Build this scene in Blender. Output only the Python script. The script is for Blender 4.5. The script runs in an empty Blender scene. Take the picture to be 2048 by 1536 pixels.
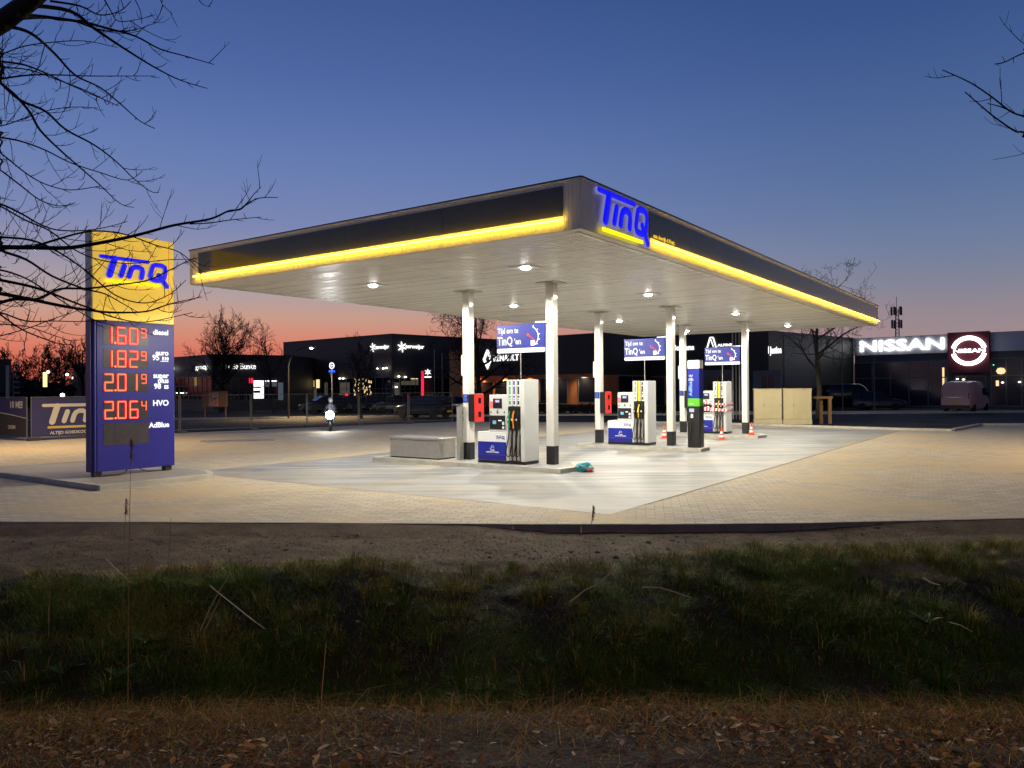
import bpy, math, random
import numpy as np
from mathutils import Vector, Matrix, noise
random.seed(7); rng = np.random.default_rng(7)
SC = bpy.context.scene; COL = SC.collection
PI = math.pi
def L(r, g, b, k=1.0):                       # 8-bit sRGB -> linear
    f = lambda c: (c/255/12.92 if c/255 <= .04045 else ((c/255+.055)/1.055)**2.4)*k
    return (f(r), f(g), f(b), 1)
# ------------------------------------------------------------------ camera
EYE = 2.2
cam = bpy.data.objects.new('camera', bpy.data.cameras.new('camera')); COL.objects.link(cam)
cam.data.sensor_width = 36; cam.data.lens = 1543.8/2048*36; cam.data.clip_end = 3000; cam.data.clip_start = .05
cam.matrix_world = Matrix.Translation((0, 0, EYE)) @ Matrix.Rotation(PI/2+.0057, 4, 'X') @ Matrix.Rotation(-.0073, 4, 'Z')
SC.camera = cam
# ------------------------------------------------------------------ world: the dusk sky, orange towards the sunset
W = bpy.data.worlds.new('World'); SC.world = W; W.use_nodes = True
nt = W.node_tree; nt.nodes.clear(); N = nt.nodes; K = nt.links
def mth(op, a, b=None, c=None, clamp=False, tree=None):
    t = tree or nt
    n = t.nodes.new('ShaderNodeMath'); n.operation = op; n.use_clamp = clamp
    for i, v in enumerate((a, b, c)):
        if v is None: continue
        if isinstance(v, (int, float)): n.inputs[i].default_value = v
        else: t.links.new(v, n.inputs[i])
    return n.outputs[0]
tc = N.new('ShaderNodeTexCoord'); sp = N.new('ShaderNodeSeparateXYZ'); K.new(tc.outputs['Generated'], sp.inputs[0])
def ramp(tree, fac, stops):
    n = tree.nodes.new('ShaderNodeValToRGB'); e = n.color_ramp.elements
    while len(e) > 1: e.remove(e[-1])
    e[0].position = stops[0][0]; e[0].color = stops[0][1]
    for p, c in stops[1:]:
        q = e.new(p); q.color = c
    tree.links.new(fac, n.inputs[0]); return n.outputs[0]
zz = mth('POWER', mth('MAXIMUM', sp.outputs[2], 0.0), .5)
def stops(l): return [(z**.5, L(*c)) for z, c in l]
warm = ramp(nt, zz, stops([(0,(186,76,56)),(.03,(208,104,82)),(.05,(219,124,102)),(.065,(215,138,116)),(.09,(202,156,138)),(.117,(178,160,160)),(.15,(154,150,170)),(.2,(124,136,180)),(.28,(100,124,178)),(.37,(79,104,163)),(.45,(65,90,148)),(1,(34,52,102))]))
cool = ramp(nt, zz, stops([(0,(136,108,116)),(.035,(152,128,134)),(.06,(157,138,143)),(.085,(149,136,145)),(.12,(128,132,152)),(.17,(108,125,159)),(.24,(88,112,156)),(.32,(72,98,149)),(.4,(56,84,138)),(.45,(48,76,130)),(1,(26,44,90))]))
hl = mth('SQRT', mth('MAXIMUM', mth('ADD', mth('MULTIPLY', sp.outputs[0], sp.outputs[0]), mth('MULTIPLY', sp.outputs[1], sp.outputs[1])), 1e-4))
dt = mth('DIVIDE', mth('ADD', mth('MULTIPLY', sp.outputs[0], -.56), mth('MULTIPLY', sp.outputs[1], .83)), hl)
mr = N.new('ShaderNodeMapRange'); K.new(dt, mr.inputs[0]); mr.inputs[1].default_value = .42; mr.inputs[2].default_value = 1.0
mr.interpolation_type = 'SMOOTHSTEP'
mx = N.new('ShaderNodeMix'); mx.data_type = 'RGBA'; K.new(mr.outputs[0], mx.inputs[0]); K.new(cool, mx.inputs[6]); K.new(warm, mx.inputs[7])
bg = N.new('ShaderNodeBackground'); K.new(mx.outputs[2], bg.inputs[0]); bm_ = N.new('ShaderNodeMapRange'); K.new(dt, bm_.inputs[0]); bm_.inputs[1].default_value = -.7; bm_.inputs[2].default_value = .3; bm_.inputs[3].default_value = .45; bm_.inputs[4].default_value = 1.0; K.new(bm_.outputs[0], bg.inputs[1])
wo = N.new('ShaderNodeOutputWorld'); K.new(bg.outputs[0], wo.inputs[0])
SC.view_settings.view_transform = 'Standard'; SC.view_settings.look = 'None'; SC.view_settings.exposure = 0; SC.view_settings.gamma = 1
SC.render.engine = 'CYCLES'; SC.cycles.use_denoising = True; SC.cycles.max_bounces = 7; SC.cycles.diffuse_bounces = 4; SC.cycles.glossy_bounces = 3
SC.cycles.transparent_max_bounces = 6; SC.cycles.sample_clamp_indirect = 6; SC.cycles.caustics_reflective = False; SC.cycles.caustics_refractive = False
# ------------------------------------------------------------------ station frame: u runs deep along the canopy, v runs left
YAW = .616; C0 = Vector((1.2737, 13.9592))
DU = Vector((math.sin(YAW), math.cos(YAW))); DV = Vector((-math.cos(YAW), math.sin(YAW)))
def UV(u, v, z=0):
    q = C0 + DU*u + DV*v; return Vector((q.x, q.y, z))
# ------------------------------------------------------------------ materials
def principled(name):
    m = bpy.data.materials.new(name); m.use_nodes = True
    return m, m.node_tree, m.node_tree.nodes['Principled BSDF']
def mat(name, col, rough=.5, metal=0, emit=None, es=1.0, var=0, vscale=3.0, bump=0, bscale=40.0, spec=None, dirt=None):
    m, t, b = principled(name)
    b.inputs['Base Color'].default_value = col; b.inputs['Roughness'].default_value = rough; b.inputs['Metallic'].default_value = metal
    if spec is not None: b.inputs['Specular IOR Level'].default_value = spec
    if emit: b.inputs['Emission Color'].default_value = emit; b.inputs['Emission Strength'].default_value = es
    co = None
    if var or bump:
        co = t.nodes.new('ShaderNodeTexCoord').outputs['Object']
    if var:
        n = t.nodes.new('ShaderNodeTexNoise'); t.links.new(co, n.inputs[0]); n.inputs['Scale'].default_value = vscale; n.inputs['Detail'].default_value = 6; n.inputs['Roughness'].default_value = .65
        r = ramp(t, n.outputs[0], [(.3, tuple(c*(1-var) for c in col[:3])+(1,)), (.7, tuple(min(1, c*(1+var)) for c in col[:3])+(1,))])
        t.links.new(r, b.inputs['Base Color'])
    if bump:
        n = t.nodes.new('ShaderNodeTexNoise'); t.links.new(co, n.inputs[0]); n.inputs['Scale'].default_value = bscale; n.inputs['Detail'].default_value = 5
        p = t.nodes.new('ShaderNodeBump'); p.inputs['Strength'].default_value = bump; p.inputs['Distance'].default_value = .02; t.links.new(n.outputs[0], p.inputs['Height']); t.links.new(p.outputs[0], b.inputs['Normal'])
    return m
def glow(name, col, s): return mat(name, (.02,.02,.02,1), .5, emit=col, es=s)
M = {}
M['white'] = mat('white_coated_steel', (.74,.73,.68,1), .32, var=.04, vscale=2)
M['soffit'] = mat('white_soffit_slats', (.86,.85,.79,1), .33, var=.03, vscale=.6)
M['soffit2'] = mat('white_soffit_slats_duller', (.80,.79,.73,1), .38, var=.03, vscale=.6); M['soffit3'] = mat('white_soffit_slats_bright', (.90,.89,.84,1), .26, var=.03, vscale=.6)
M['fascia'] = mat('pale_ribbed_cladding', (.80,.78,.72,1), .4, var=.05, vscale=1.2)
M['darkband'] = mat('dark_glossy_band', (.062,.060,.050,1), .12, var=.15, vscale=.7)
M['trim'] = mat('bright_trim', (.8,.76,.6,1), .25, metal=.3)
M['blackpaint'] = mat('black_paint', (.018,.018,.02,1), .4, var=.3, vscale=4)
M['black'] = mat('black_plastic', (.012,.012,.013,1), .35)
M['rubber'] = mat('black_rubber', (.012,.012,.012,1), .6)
M['blue'] = mat('deep_blue_panel', (.012,.022,.33,1), .3)
M['navy'] = mat('navy_panel', (.018,.016,.25,1), .3, var=.1, vscale=1)
M['navyedge'] = mat('navy_side', (.02,.018,.20,1), .35)
M['yellow'] = mat('yellow_panel', (.90,.60,.07,1), .4, var=.03, vscale=.8, emit=(1,.64,.10,1), es=.58)  # face given a glow of its own to look brighter lit
M['steel'] = mat('brushed_steel', (.52,.50,.46,1), .36, metal=.75, var=.08, vscale=5)
M['dispgrey'] = mat('light_grey_sheet', (.62,.63,.62,1), .38, var=.03)
M['galv'] = mat('galvanised_tube', (.42,.42,.40,1), .45, metal=.6)
M['red'] = mat('red_plastic', (.75,.03,.025,1), .35)
M['orange'] = mat('orange_plastic', (.9,.09,.02,1), .45)
M['refl'] = mat('white_reflective_sleeve', (.85,.85,.85,1), .35)
M['green'] = mat('green_print', (.02,.35,.12,1), .4)
M['lime'] = mat('lime_print', (.12,.55,.02,1), .35)
M['yel2'] = mat('yellow_print', (.9,.65,.02,1), .4)
M['wprint'] = mat('white_print', (.85,.85,.85,1), .4)
M['orangegrip'] = mat('orange_grip', (.9,.28,.02,1), .4)
M['lblue'] = mat('light_blue_print', (.25,.5,.75,1), .4)
M['pink'] = mat('pink_sticker', (.85,.2,.2,1), .5)
M['teal'] = mat('teal_plastic', (.08,.36,.42,1), .35, var=.25, vscale=12)
M['fence'] = mat('dull_fence_tube', (.17,.16,.145,1), .55, metal=.4)
M['darkglass'] = mat('dark_window', (.012,.014,.018,1), .06, spec=.6)
M['tubeyel'] = glow('yellow_led_tube', (1,.60,.030,1), 21)
M['ledblue'] = glow('blue_led_letter', (.004,.004,1,1), .88)
M['ledyel'] = glow('yellow_led_bar', (1,.86,0,1), 1.6)
M['ledsoft'] = glow('white_lit_print', (1,1,1,1), 1.25)
M['ledwhite'] = glow('white_led_letter', (1,1,1,1), 1.8)
M['ledhalo'] = glow('white_halo_letter', (1,.98,1,1), 3.6)
M['lens'] = glow('downlight_lens', (1,.97,.9,1), 30)
M['screen'] = glow('lit_screen', (.55,.65,1,1), 1.1)
M['scrpink'] = glow('pink_screen', (.9,.12,.3,1), 1.0)
M['beige'] = mat('beige_cabinet_paint', (.72,.60,.33,1), .45, var=.06, vscale=1.5)
M['wood'] = mat('weathered_wood', (.30,.17,.06,1), .7, var=.3, vscale=6)
M['kerb'] = mat('concrete_kerb', (.52,.49,.42,1), .8, var=.18, vscale=3, bump=.2)
M['bark'] = mat('dark_bark', (.030,.024,.018,1), .9, var=.3, vscale=8, bump=.5)
M['bark2'] = mat('lichen_bark', (.10,.075,.035,1), .9, var=.35, vscale=5, bump=.5)
M['twig'] = mat('dark_twig', (.020,.016,.014,1), .9)
M['tyre'] = mat('tyre_rubber', (.015,.015,.015,1), .8)
M['rim'] = mat('alloy_rim', (.35,.35,.36,1), .35, metal=.8)
M['carblack'] = mat('black_car_paint', (.010,.011,.013,1), .18)
M['carglass'] = mat('car_glass', (.015,.018,.022,1), .05)
M['plate'] = mat('yellow_number_plate', (.85,.6,.03,1), .4)
M['taillight'] = mat('tail_lamp', (.35,.01,.01,1), .2)
M['chrome'] = mat('chrome_trim', (.7,.7,.7,1), .12, metal=1)
# ------------------------------------------------------------------ mesh builder
class MB:
    def __init__(s): s.v = []; s.f = []; s.m = []; s.mats = []; s.smooth = []
    def mi(s, m):
        if isinstance(m, str): m = M[m]
        if m not in s.mats: s.mats.append(m)
        return s.mats.index(m)
    def add(s, vs, fs, m, smooth=False):
        o = len(s.v); s.v += [tuple(v) for v in vs]; k = s.mi(m)
        for f in fs: s.f.append(tuple(i+o for i in f)); s.m.append(k); s.smooth.append(smooth)
        return s
    def box(s, x0, x1, y0, y1, z0, z1, m, T=None):
        vs = [(x0,y0,z0),(x1,y0,z0),(x1,y1,z0),(x0,y1,z0),(x0,y0,z1),(x1,y0,z1),(x1,y1,z1),(x0,y1,z1)]
        if T: vs = [T @ Vector(v) for v in vs]
        return s.add(vs, [(0,3,2,1),(4,5,6,7),(0,1,5,4),(1,2,6,5),(2,3,7,6),(3,0,4,7)], m)
    def bbox(s, x0, x1, y0, y1, z0, z1, m, b=.01):          # box with chamfered edges
        pts = []
        for (z, k) in ((z0, b), (z0+b, 0), (z1-b, 0), (z1, b)):
            X0, X1, Y0, Y1 = x0+k, x1-k, y0+k, y1-k; c = b
            pts += [(X0+c,Y0,z),(X1-c,Y0,z),(X1,Y0+c,z),(X1,Y1-c,z),(X1-c,Y1,z),(X0+c,Y1,z),(X0,Y1-c,z),(X0,Y0+c,z)]
        fs = [tuple(range(7,-1,-1)), tuple(range(24,32))]
        for r in range(3):
            for i in range(8):
                j = (i+1) % 8; fs.append((r*8+i, r*8+j, r*8+8+j, r*8+8+i))
        return s.add(pts, fs, m)
    def prism(s, poly, z0, z1, m, cap=True):
        n = len(poly); vs = [(p[0],p[1],z0) for p in poly]+[(p[0],p[1],z1) for p in poly]
        fs = [(i,(i+1)%n,n+(i+1)%n,n+i) for i in range(n)]
        if cap: fs += [tuple(range(n-1,-1,-1)), tuple(range(n,2*n))]
        return s.add(vs, fs, m)
    def xz(s, poly, y0, y1, m):                               # outline in the xz plane, extruded along y
        n = len(poly); vs = [(p[0],y0,p[1]) for p in poly]+[(p[0],y1,p[1]) for p in poly]
        return s.add(vs, [(i,(i+1)%n,n+(i+1)%n,n+i) for i in range(n)]+[tuple(range(n-1,-1,-1)),tuple(range(n,2*n))], m)
    def tube(s, pts, r, m, n=6, caps=True, flat=None):
        pts = [Vector(p) for p in pts]; k = len(pts)
        if isinstance(r, (int, float)): r = [r]*k
        vs = []; up = None
        for i, p in enumerate(pts):
            d = (pts[min(i+1,k-1)]-pts[max(i-1,0)])
            d = d.normalized() if d.length > 1e-9 else Vector((0,0,1))
            if up is None:
                up = Vector((0,0,1)) if abs(d.z) < .9 else Vector((1,0,0))
            a = d.cross(up)
            if a.length < 1e-6: a = d.cross(Vector((.3,.8,.5)))
            a.normalize(); b = a.cross(d).normalized(); up = b
            for j in range(n):
                t = 2*PI*j/n; q = a*math.cos(t)*r[i]+b*math.sin(t)*r[i]
                if flat: q = Vector((q.x*flat[0], q.y*flat[1], q.z*flat[2]))
                vs.append(p+q)
        fs = [(i*n+j, i*n+(j+1)%n, (i+1)*n+(j+1)%n, (i+1)*n+j) for i in range(k-1) for j in range(n)]
        if caps and n > 2: fs += [tuple(range(n-1,-1,-1)), tuple(range((k-1)*n, k*n))]
        return s.add(vs, fs, m, smooth=n > 4)
    def lathe(s, prof, m, n=20, c=(0,0,0), axis='z'):
        vs = []
        for r, z in prof:
            for j in range(n):
                t = 2*PI*j/n; x, y = r*math.cos(t), r*math.sin(t)
                vs.append((c[0]+x, c[1]+y, c[2]+z) if axis == 'z' else ((c[0]+x, c[1]+z, c[2]+y) if axis == 'y' else (c[0]+z, c[1]+x, c[2]+y)))
        k = len(prof)
        fs = [(i*n+j, i*n+(j+1)%n, (i+1)*n+(j+1)%n, (i+1)*n+j) for i in range(k-1) for j in range(n)]
        fs += [tuple(range(n-1,-1,-1)), tuple(range((k-1)*n, k*n))]
        return s.add(vs, fs, m, smooth=True)
    def build(s, name, parent=None, sharp=True):
        me = bpy.data.meshes.new(name); me.from_pydata(s.v, [], s.f)
        for m in s.mats: me.materials.append(m)
        me.polygons.foreach_set('material_index', s.m); me.polygons.foreach_set('use_smooth', s.smooth)
        if any(s.smooth) and sharp:
            try: me.set_sharp_from_angle(angle=.7)
            except Exception: pass
        me.update(); o = bpy.data.objects.new(name, me); COL.objects.link(o)
        if parent: o.parent = parent
        return o
def tag(o, label=None, cat=None, group=None, kind=None):
    for k, v in (('label',label),('category',cat),('group',group),('kind',kind)):
        if v: o[k] = v
    return o
def thing(name, loc=(0,0,0), rz=0, label=None, cat=None, group=None):
    o = bpy.data.objects.new(name, None); COL.objects.link(o); o.location = loc; o.rotation_euler = (0,0,rz); o.empty_display_size = .2
    return tag(o, label, cat, group)
def kids(o): return [c for c in bpy.data.objects if c.parent == o]
def copy_tree(o, parent=None):
    c = o.copy(); COL.objects.link(c)
    if parent: c.parent = parent
    for ch in kids(o): copy_tree(ch, c)
    return c
def text(body, size, m, parent, loc=(0,0,0), rz=0, align='LEFT', bold=0, ext=.002, sx=1.0, name='lettering', shear=0, rx=PI/2, vs=1.0):
    cu = bpy.data.curves.new('t', 'FONT'); cu.body = body; cu.size = size; cu.extrude = ext; cu.offset = bold; cu.align_x = align; cu.resolution_u = 3; cu.shear = shear; cu.space_line = vs
    o = bpy.data.objects.new('t', cu); COL.objects.link(o)
    dg = bpy.context.evaluated_depsgraph_get(); me = bpy.data.meshes.new_from_object(o.evaluated_get(dg))
    bpy.data.objects.remove(o); me.name = name
    me.transform(Matrix.Translation(loc) @ Matrix.Rotation(rz, 4, 'Z') @ Matrix.Rotation(rx, 4, 'X') @ Matrix.Diagonal((sx,1,1,1)))
    me.materials.clear(); me.materials.append(M[m] if isinstance(m, str) else m)
    r = bpy.data.objects.new(name, me); COL.objects.link(r)
    if parent: r.parent = parent
    return r
RZ_S = -YAW            # station things facing the camera: local x = -v, local y = +u
RZ_P = PI/2-YAW        # things facing right (-v): local x = +u, local y = +v
# ================================================================== GROUND
def ground_mat(name, kind):
    m, t, b = principled(name); n = t.nodes; k = t.links
    co = n.new('ShaderNodeTexCoord').outputs['Object']
    def noi(scale, detail=6, rough=.6, vec=None, dist=0):
        q = n.new('ShaderNodeTexNoise'); k.new(vec or co, q.inputs[0]); q.inputs['Scale'].default_value = scale; q.inputs['Detail'].default_value = detail; q.inputs['Roughness'].default_value = rough; q.inputs['Distortion'].default_value = dist
        return q.outputs[0]
    def mapping(rz, sc):
        q = n.new('ShaderNodeMapping'); k.new(co, q.inputs[0]); q.inputs['Rotation'].default_value = (0,0,rz); q.inputs['Scale'].default_value = sc; return q.outputs[0]
    def mix(f, a, c, typ='MIX'):
        q = n.new('ShaderNodeMix'); q.data_type = 'RGBA'; q.blend_type = typ
        if isinstance(f, (int,float)): q.inputs[0].default_value = f
        else: k.new(f, q.inputs[0])
        for i, v in ((6,a),(7,c)):
            if isinstance(v, tuple): q.inputs[i].default_value = v
            else: k.new(v, q.inputs[i])
        return q.outputs[2]
    def rng_(v, a, c):
        q = n.new('ShaderNodeMapRange'); k.new(v, q.inputs[0]); q.inputs[1].default_value = a; q.inputs[2].default_value = c; return q.outputs[0]
    def bump(h, s, d=.02):
        q = n.new('ShaderNodeBump'); q.inputs['Strength'].default_value = s; q.inputs['Distance'].default_value = d; k.new(h, q.inputs['Height']); k.new(q.outputs[0], b.inputs['Normal'])
    b.inputs['Roughness'].default_value = .85
    if kind == 'paver':
        br = n.new('ShaderNodeTexBrick'); k.new(mapping(.17, (1,1,1)), br.inputs[0])
        br.inputs['Scale'].default_value = 1; br.inputs['Brick Width'].default_value = .32; br.inputs['Row Height'].default_value = .16; br.inputs['Mortar Size'].default_value = .011; br.inputs['Mortar Smooth'].default_value = .3; br.inputs['Bias'].default_value = 0
        br.inputs['Color1'].default_value = (.66,.585,.46,1); br.inputs['Color2'].default_value = (.48,.425,.34,1); br.inputs['Mortar'].default_value = (.31,.25,.17,1)
        sand = mix(noi(3.0), (.60,.44,.23,1), (.68,.55,.34,1))
        f = rng_(noi(.22, 7, .62), .47, .60)
        drift = rng_(noi(1.6, 5, .6, mapping(.17, (.35,1.4,1))), .42, .62)
        c = mix(mth('MULTIPLY', mth('MAXIMUM', f, mth('MULTIPLY', drift, .55, tree=t), tree=t), .86, tree=t), br.outputs[0], sand)
        stain = rng_(noi(.33, 6, .6, mapping(.9, (1,2.2,1))), .62, .70)
        c = mix(mth('MULTIPLY', stain, .35, tree=t), c, (.22,.18,.14,1))
        c = mix(.5, c, ramp(t, noi(9), [(.3,(.75,.75,.75,1)),(.7,(1,1,1,1))]), 'MULTIPLY')
        k.new(c, b.inputs['Base Color'])
        h = mth('ADD', mth('MULTIPLY', br.outputs[1], -1.0, tree=t), mth('MULTIPLY', noi(22), .9, tree=t), tree=t)
        bump(h, .5, .015)
    elif kind == 'slab':
        a = noi(1.0, 8, .65, mapping(.5, (.16, 2.6, 1)), .6); a2 = noi(.55, 5, .6)
        c = ramp(t, a, [(.32,(.165,.17,.17,1)),(.48,(.27,.275,.275,1)),(.64,(.42,.425,.42,1))])
        c = mix(mth('MULTIPLY', rng_(a2, .45, .66), .6, tree=t), c, (.42,.36,.25,1))
        c = mix(mth('MULTIPLY', rng_(noi(.9, 4, .5, mapping(1.2, (1,.3,1))), .60, .68), .35, tree=t), c, (.12,.12,.115,1))
        vm = n.new('ShaderNodeVectorMath'); vm.operation = 'DOT_PRODUCT'; k.new(co, vm.inputs[0]); vm.inputs[1].default_value = (DU.x, DU.y, 0)
        du_ = mth('SUBTRACT', vm.outputs['Value'], float(C0.dot(DU))-.25, tree=t); vn = n.new('ShaderNodeVectorMath'); vn.operation = 'DOT_PRODUCT'; k.new(co, vn.inputs[0]); vn.inputs[1].default_value = (DV.x, DV.y, 0)
        dv_ = mth('SUBTRACT', vn.outputs['Value'], float(C0.dot(DV))-.67, tree=t); dm = mth('MINIMUM', du_, mth('MULTIPLY', dv_, 1.6, tree=t), tree=t)
        drift = rng_(mth('ADD', mth('MULTIPLY', dm, -.42, tree=t), mth('MULTIPLY', noi(1.3, 5, .6), 1.6, tree=t), tree=t), .25, .95)
        c = mix(mth('MULTIPLY', drift, .6, tree=t), c, (.44,.38,.28,1))
        c = mix(.35, c, ramp(t, noi(14), [(.3,(.7,.7,.7,1)),(.7,(1,1,1,1))]), 'MULTIPLY')
        k.new(c, b.inputs['Base Color']); b.inputs['Roughness'].default_value = .6
        bump(mth('ADD', a, mth('MULTIPLY', noi(30), .25, tree=t), tree=t), .25)
    elif kind == 'asphalt':
        k.new(ramp(t, noi(.5, 8), [(.3,(.040,.036,.032,1)),(.7,(.085,.075,.062,1))]), b.inputs['Base Color']); b.inputs['Specular IOR Level'].default_value = .15; bump(noi(60), .3)
    elif kind == 'path':
        k.new(ramp(t, noi(.8, 8), [(.3,(.16,.085,.06,1)),(.7,(.24,.13,.09,1))]), b.inputs['Base Color']); bump(noi(60), .3)
    elif kind == 'dirt':
        c = ramp(t, noi(1.3, 9, .7), [(.30,(.045,.026,.014,1)),(.48,(.12,.074,.038,1)),(.62,(.17,.115,.06,1)),(.72,(.26,.19,.10,1))])
        k.new(c, b.inputs['Base Color']); b.inputs['Roughness'].default_value = .95
        bump(noi(26, 8, .75), .9, .05)
    elif kind == 'verge':
        k.new(ramp(t, noi(.7, 9, .7), [(.3,(.018,.02,.008,1)),(.7,(.06,.055,.025,1))]), b.inputs['Base Color']); bump(noi(20, 8, .7), 1, .08)
    return m
G = {k: ground_mat('ground_'+k, k) for k in ('paver','slab','asphalt','path','dirt','verge')}
M.update({'g_'+k: v for k, v in G.items()})
def sheet(name, poly, z, m, thick=0):
    b = MB()
    if thick: b.prism(poly, z-thick, z, m)
    else: b.add([(p[0],p[1],z) for p in poly], [tuple(range(len(poly)))], m)
    o = b.build(name); o['kind'] = 'structure'; return o
def xy(u, v): q = UV(u, v); return (q.x, q.y)
# front edge of the paving
FE = [(-60,17.6),(-30,15.0),(-14,13.62),(-8.7,13.14),(-3.2,12.8),(0,12.54),(2.2,12.44),(4.6,12.44),(8.4,12.75),(14,13.7),(30,17.5),(70,28)]
# far land: two sheets joined at the paving front so that nothing lies over the ditch
far = [(-900,16),(-60,17.55)] + [(x,y-.03) for x,y in FE[1:]] + [(900,100),(900,1500),(-900,1500)]
sheet('ground', far, -.03, 'g_verge')
sheet('road', [(-120,43.5),(-17.5,41.4),(-9.4,48.3),(-3.5,52.3),(14,47.6),(21,41),(26,42.5),(90,45),(90,62),(30,60.5),(-3,61.5),(-30,58),(-120,62)], -.012, 'g_asphalt')
sheet('parking_area', [(-70,64.5),(-27,64.5),(6,66),(20,64),(32,66),(60,60),(60,110),(-70,110)], -.016, 'g_asphalt')
sheet('cycle_path', [(-80,59.5),(-30,59.2),(-3,62.4),(30,61.6),(80,63),(80,65.4),(30,64.2),(-3,65),(-30,62.4),(-80,62.6)], -.008, 'g_path')
pav = [(-60,17.6)] + FE[1:] + [(70,40.5),(25.5,42.0),(21.2,37.2),(19.4,38.2),(13.2,44.6),(7,48.8),(-3.7,51.6),(-9.4,47.7),(-14.4,42.8),(-17.5,40.3),(-24,37.0),(-60,40)]
sheet('brick_pavement', pav, 0, 'g_paver')
slab = [xy(-.25,-.67), xy(29.2,-.67), xy(29.2,12), xy(-.25,12)]
sheet('concrete_slab', slab, .004, 'g_slab')
# thin dark joint strip round the slab
b = MB()
for (a, c) in (((1.2,-.71),(29.24,-.67)),((-.29,12),(29.24,12.04)),((29.2,-.67),(29.24,12))):
    b.add([(*xy(a[0],a[1]),.0045),(*xy(c[0],a[1]),.0045),(*xy(c[0],c[1]),.0045),(*xy(a[0],c[1]),.0045)], [(0,1,2,3)], mat('slab_edge_joint', (.17,.15,.12,1), .9))
o = b.build('slab_edge'); o['kind'] = 'structure'
M['edging'] = mat('sandy_edging', (.28,.25,.20,1), .85, var=.2, vscale=4, bump=.2)
b = MB()
for i in range(len(FE)-1):
    p, q = Vector(FE[i]), Vector(FE[i+1]); n_ = max(1, int((q-p).length/1.0)); d = (q-p).normalized(); nn = Vector((d.y,-d.x))
    for j in range(n_):
        a = p.lerp(q, j/n_)+d*.004; c = p.lerp(q, (j+1)/n_)-d*.004
        z = .006+random.uniform(-.003,.003)
        b.prism([a[:], c[:], (c+nn*.06)[:], (a+nn*.06)[:]][::-1], -.35, z, M['edging'])
o = b.build('kerb'); o['kind'] = 'structure'
# kerb round the planting strip on the far right, and low concrete patches at the left
def kerbline(pts, w=.14, h=.11):
    b = MB()
    for p, q in zip(pts, pts[1:]):
        p, q = Vector(p), Vector(q); d = (q-p).normalized(); nn = Vector((-d.y,d.x))*w
        b.prism([p[:], q[:], (q+nn)[:], (p+nn)[:]], -.05, h, 'kerb')
    o = b.build('kerb'); o['kind'] = 'structure'; return o
kerbline([(8,47.9),(13.2,44.3),(19.4,37.9),(21.0,36.9)], .2)
kerbline([(21.15,36.95),(25.4,41.8),(70,40.3)], .2)
kerbline([(-30,58.8),(-3,62.0),(30,61.1),(80,62.4)], .2)
kerbline([(4,68.3),(22,64.9),(48,60.9)], 1.3, .1)
for P_ in ([(-15.9,39.3),(-13.0,40.4),(-12.0,39.7),(-15.2,38.5)], [(-13.6,33.6),(-11.0,34.6),(-10.4,33.8),(-12.9,32.7)], [(-27,26.5),(-19.6,27.6),(-20.2,29.0),(-27,28.4)], [(-17,21.3),(-13.3,22.4),(-13.8,23.3),(-17.5,22.6)]):
    sheet('concrete_patch', P_, .03, 'g_slab', .03)
# islands
def island(name, poly, h, label, cat='kerb island'):
    top = MB(); n_ = len(poly); cx = sum(p[0] for p in poly)/n_; cy = sum(p[1] for p in poly)/n_
    b = MB(); ins = []
    for p in poly:
        d = Vector((cx-p[0], cy-p[1])); d = d/ max(.1, d.length); ins.append((p[0]+d.x*.2, p[1]+d.y*.2))
    P = [(*xy(*p),) for p in poly]; I = [(*xy(*p),) for p in ins]
    vs = [(p[0],p[1],0) for p in P]+[(p[0],p[1],h-.012) for p in P]+[(p[0]*.999+I[i][0]*.001, p[1]*.999+I[i][1]*.001, h) for i, p in enumerate(P)]+[(p[0],p[1],h) for p in I]
    fs = []
    for i in range(n_):
        j = (i+1) % n_
        for r in range(3): fs.append((r*n_+i, r*n_+j, r*n_+n_+j, r*n_+n_+i))
    b.add(vs, fs, 'kerb')
    r = tag(b.build(name), label, cat)
    t2 = MB(); t2.add([(p[0],p[1],h-.004) for p in I], [tuple(range(n_))], 'g_slab'); t2.build('paved_top', r)
    return r
island('pump_island', [(4.75,3.42),(5.6,3.34),(6.6,4.0),(6.6,9.7),(6.0,10.25),(4.75,10.2)][::-1], .12, 'raised concrete island carrying the steel box and the nearest fuel pump')
island('pump_island', [(12.8,2.83),(13.6,2.83),(14.7,3.4),(14.7,7.6),(12.8,7.7)][::-1], .12, 'raised concrete island under the middle fuel pump and black pillar')
island('pump_island', [(20.5,3.35),(21.5,3.3),(22.6,3.9),(22.6,7.7),(20.5,7.8)][::-1], .12, 'raised concrete island under the farthest fuel pump wrapped in tape')
island('sign_island', [(-3.47,10.28),(-.7,10.2),(-.3,10.9),(-.3,17),(-3.47,17)][::-1], .12, 'low kerbed island that the price sign stands on', 'kerb island')
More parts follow.
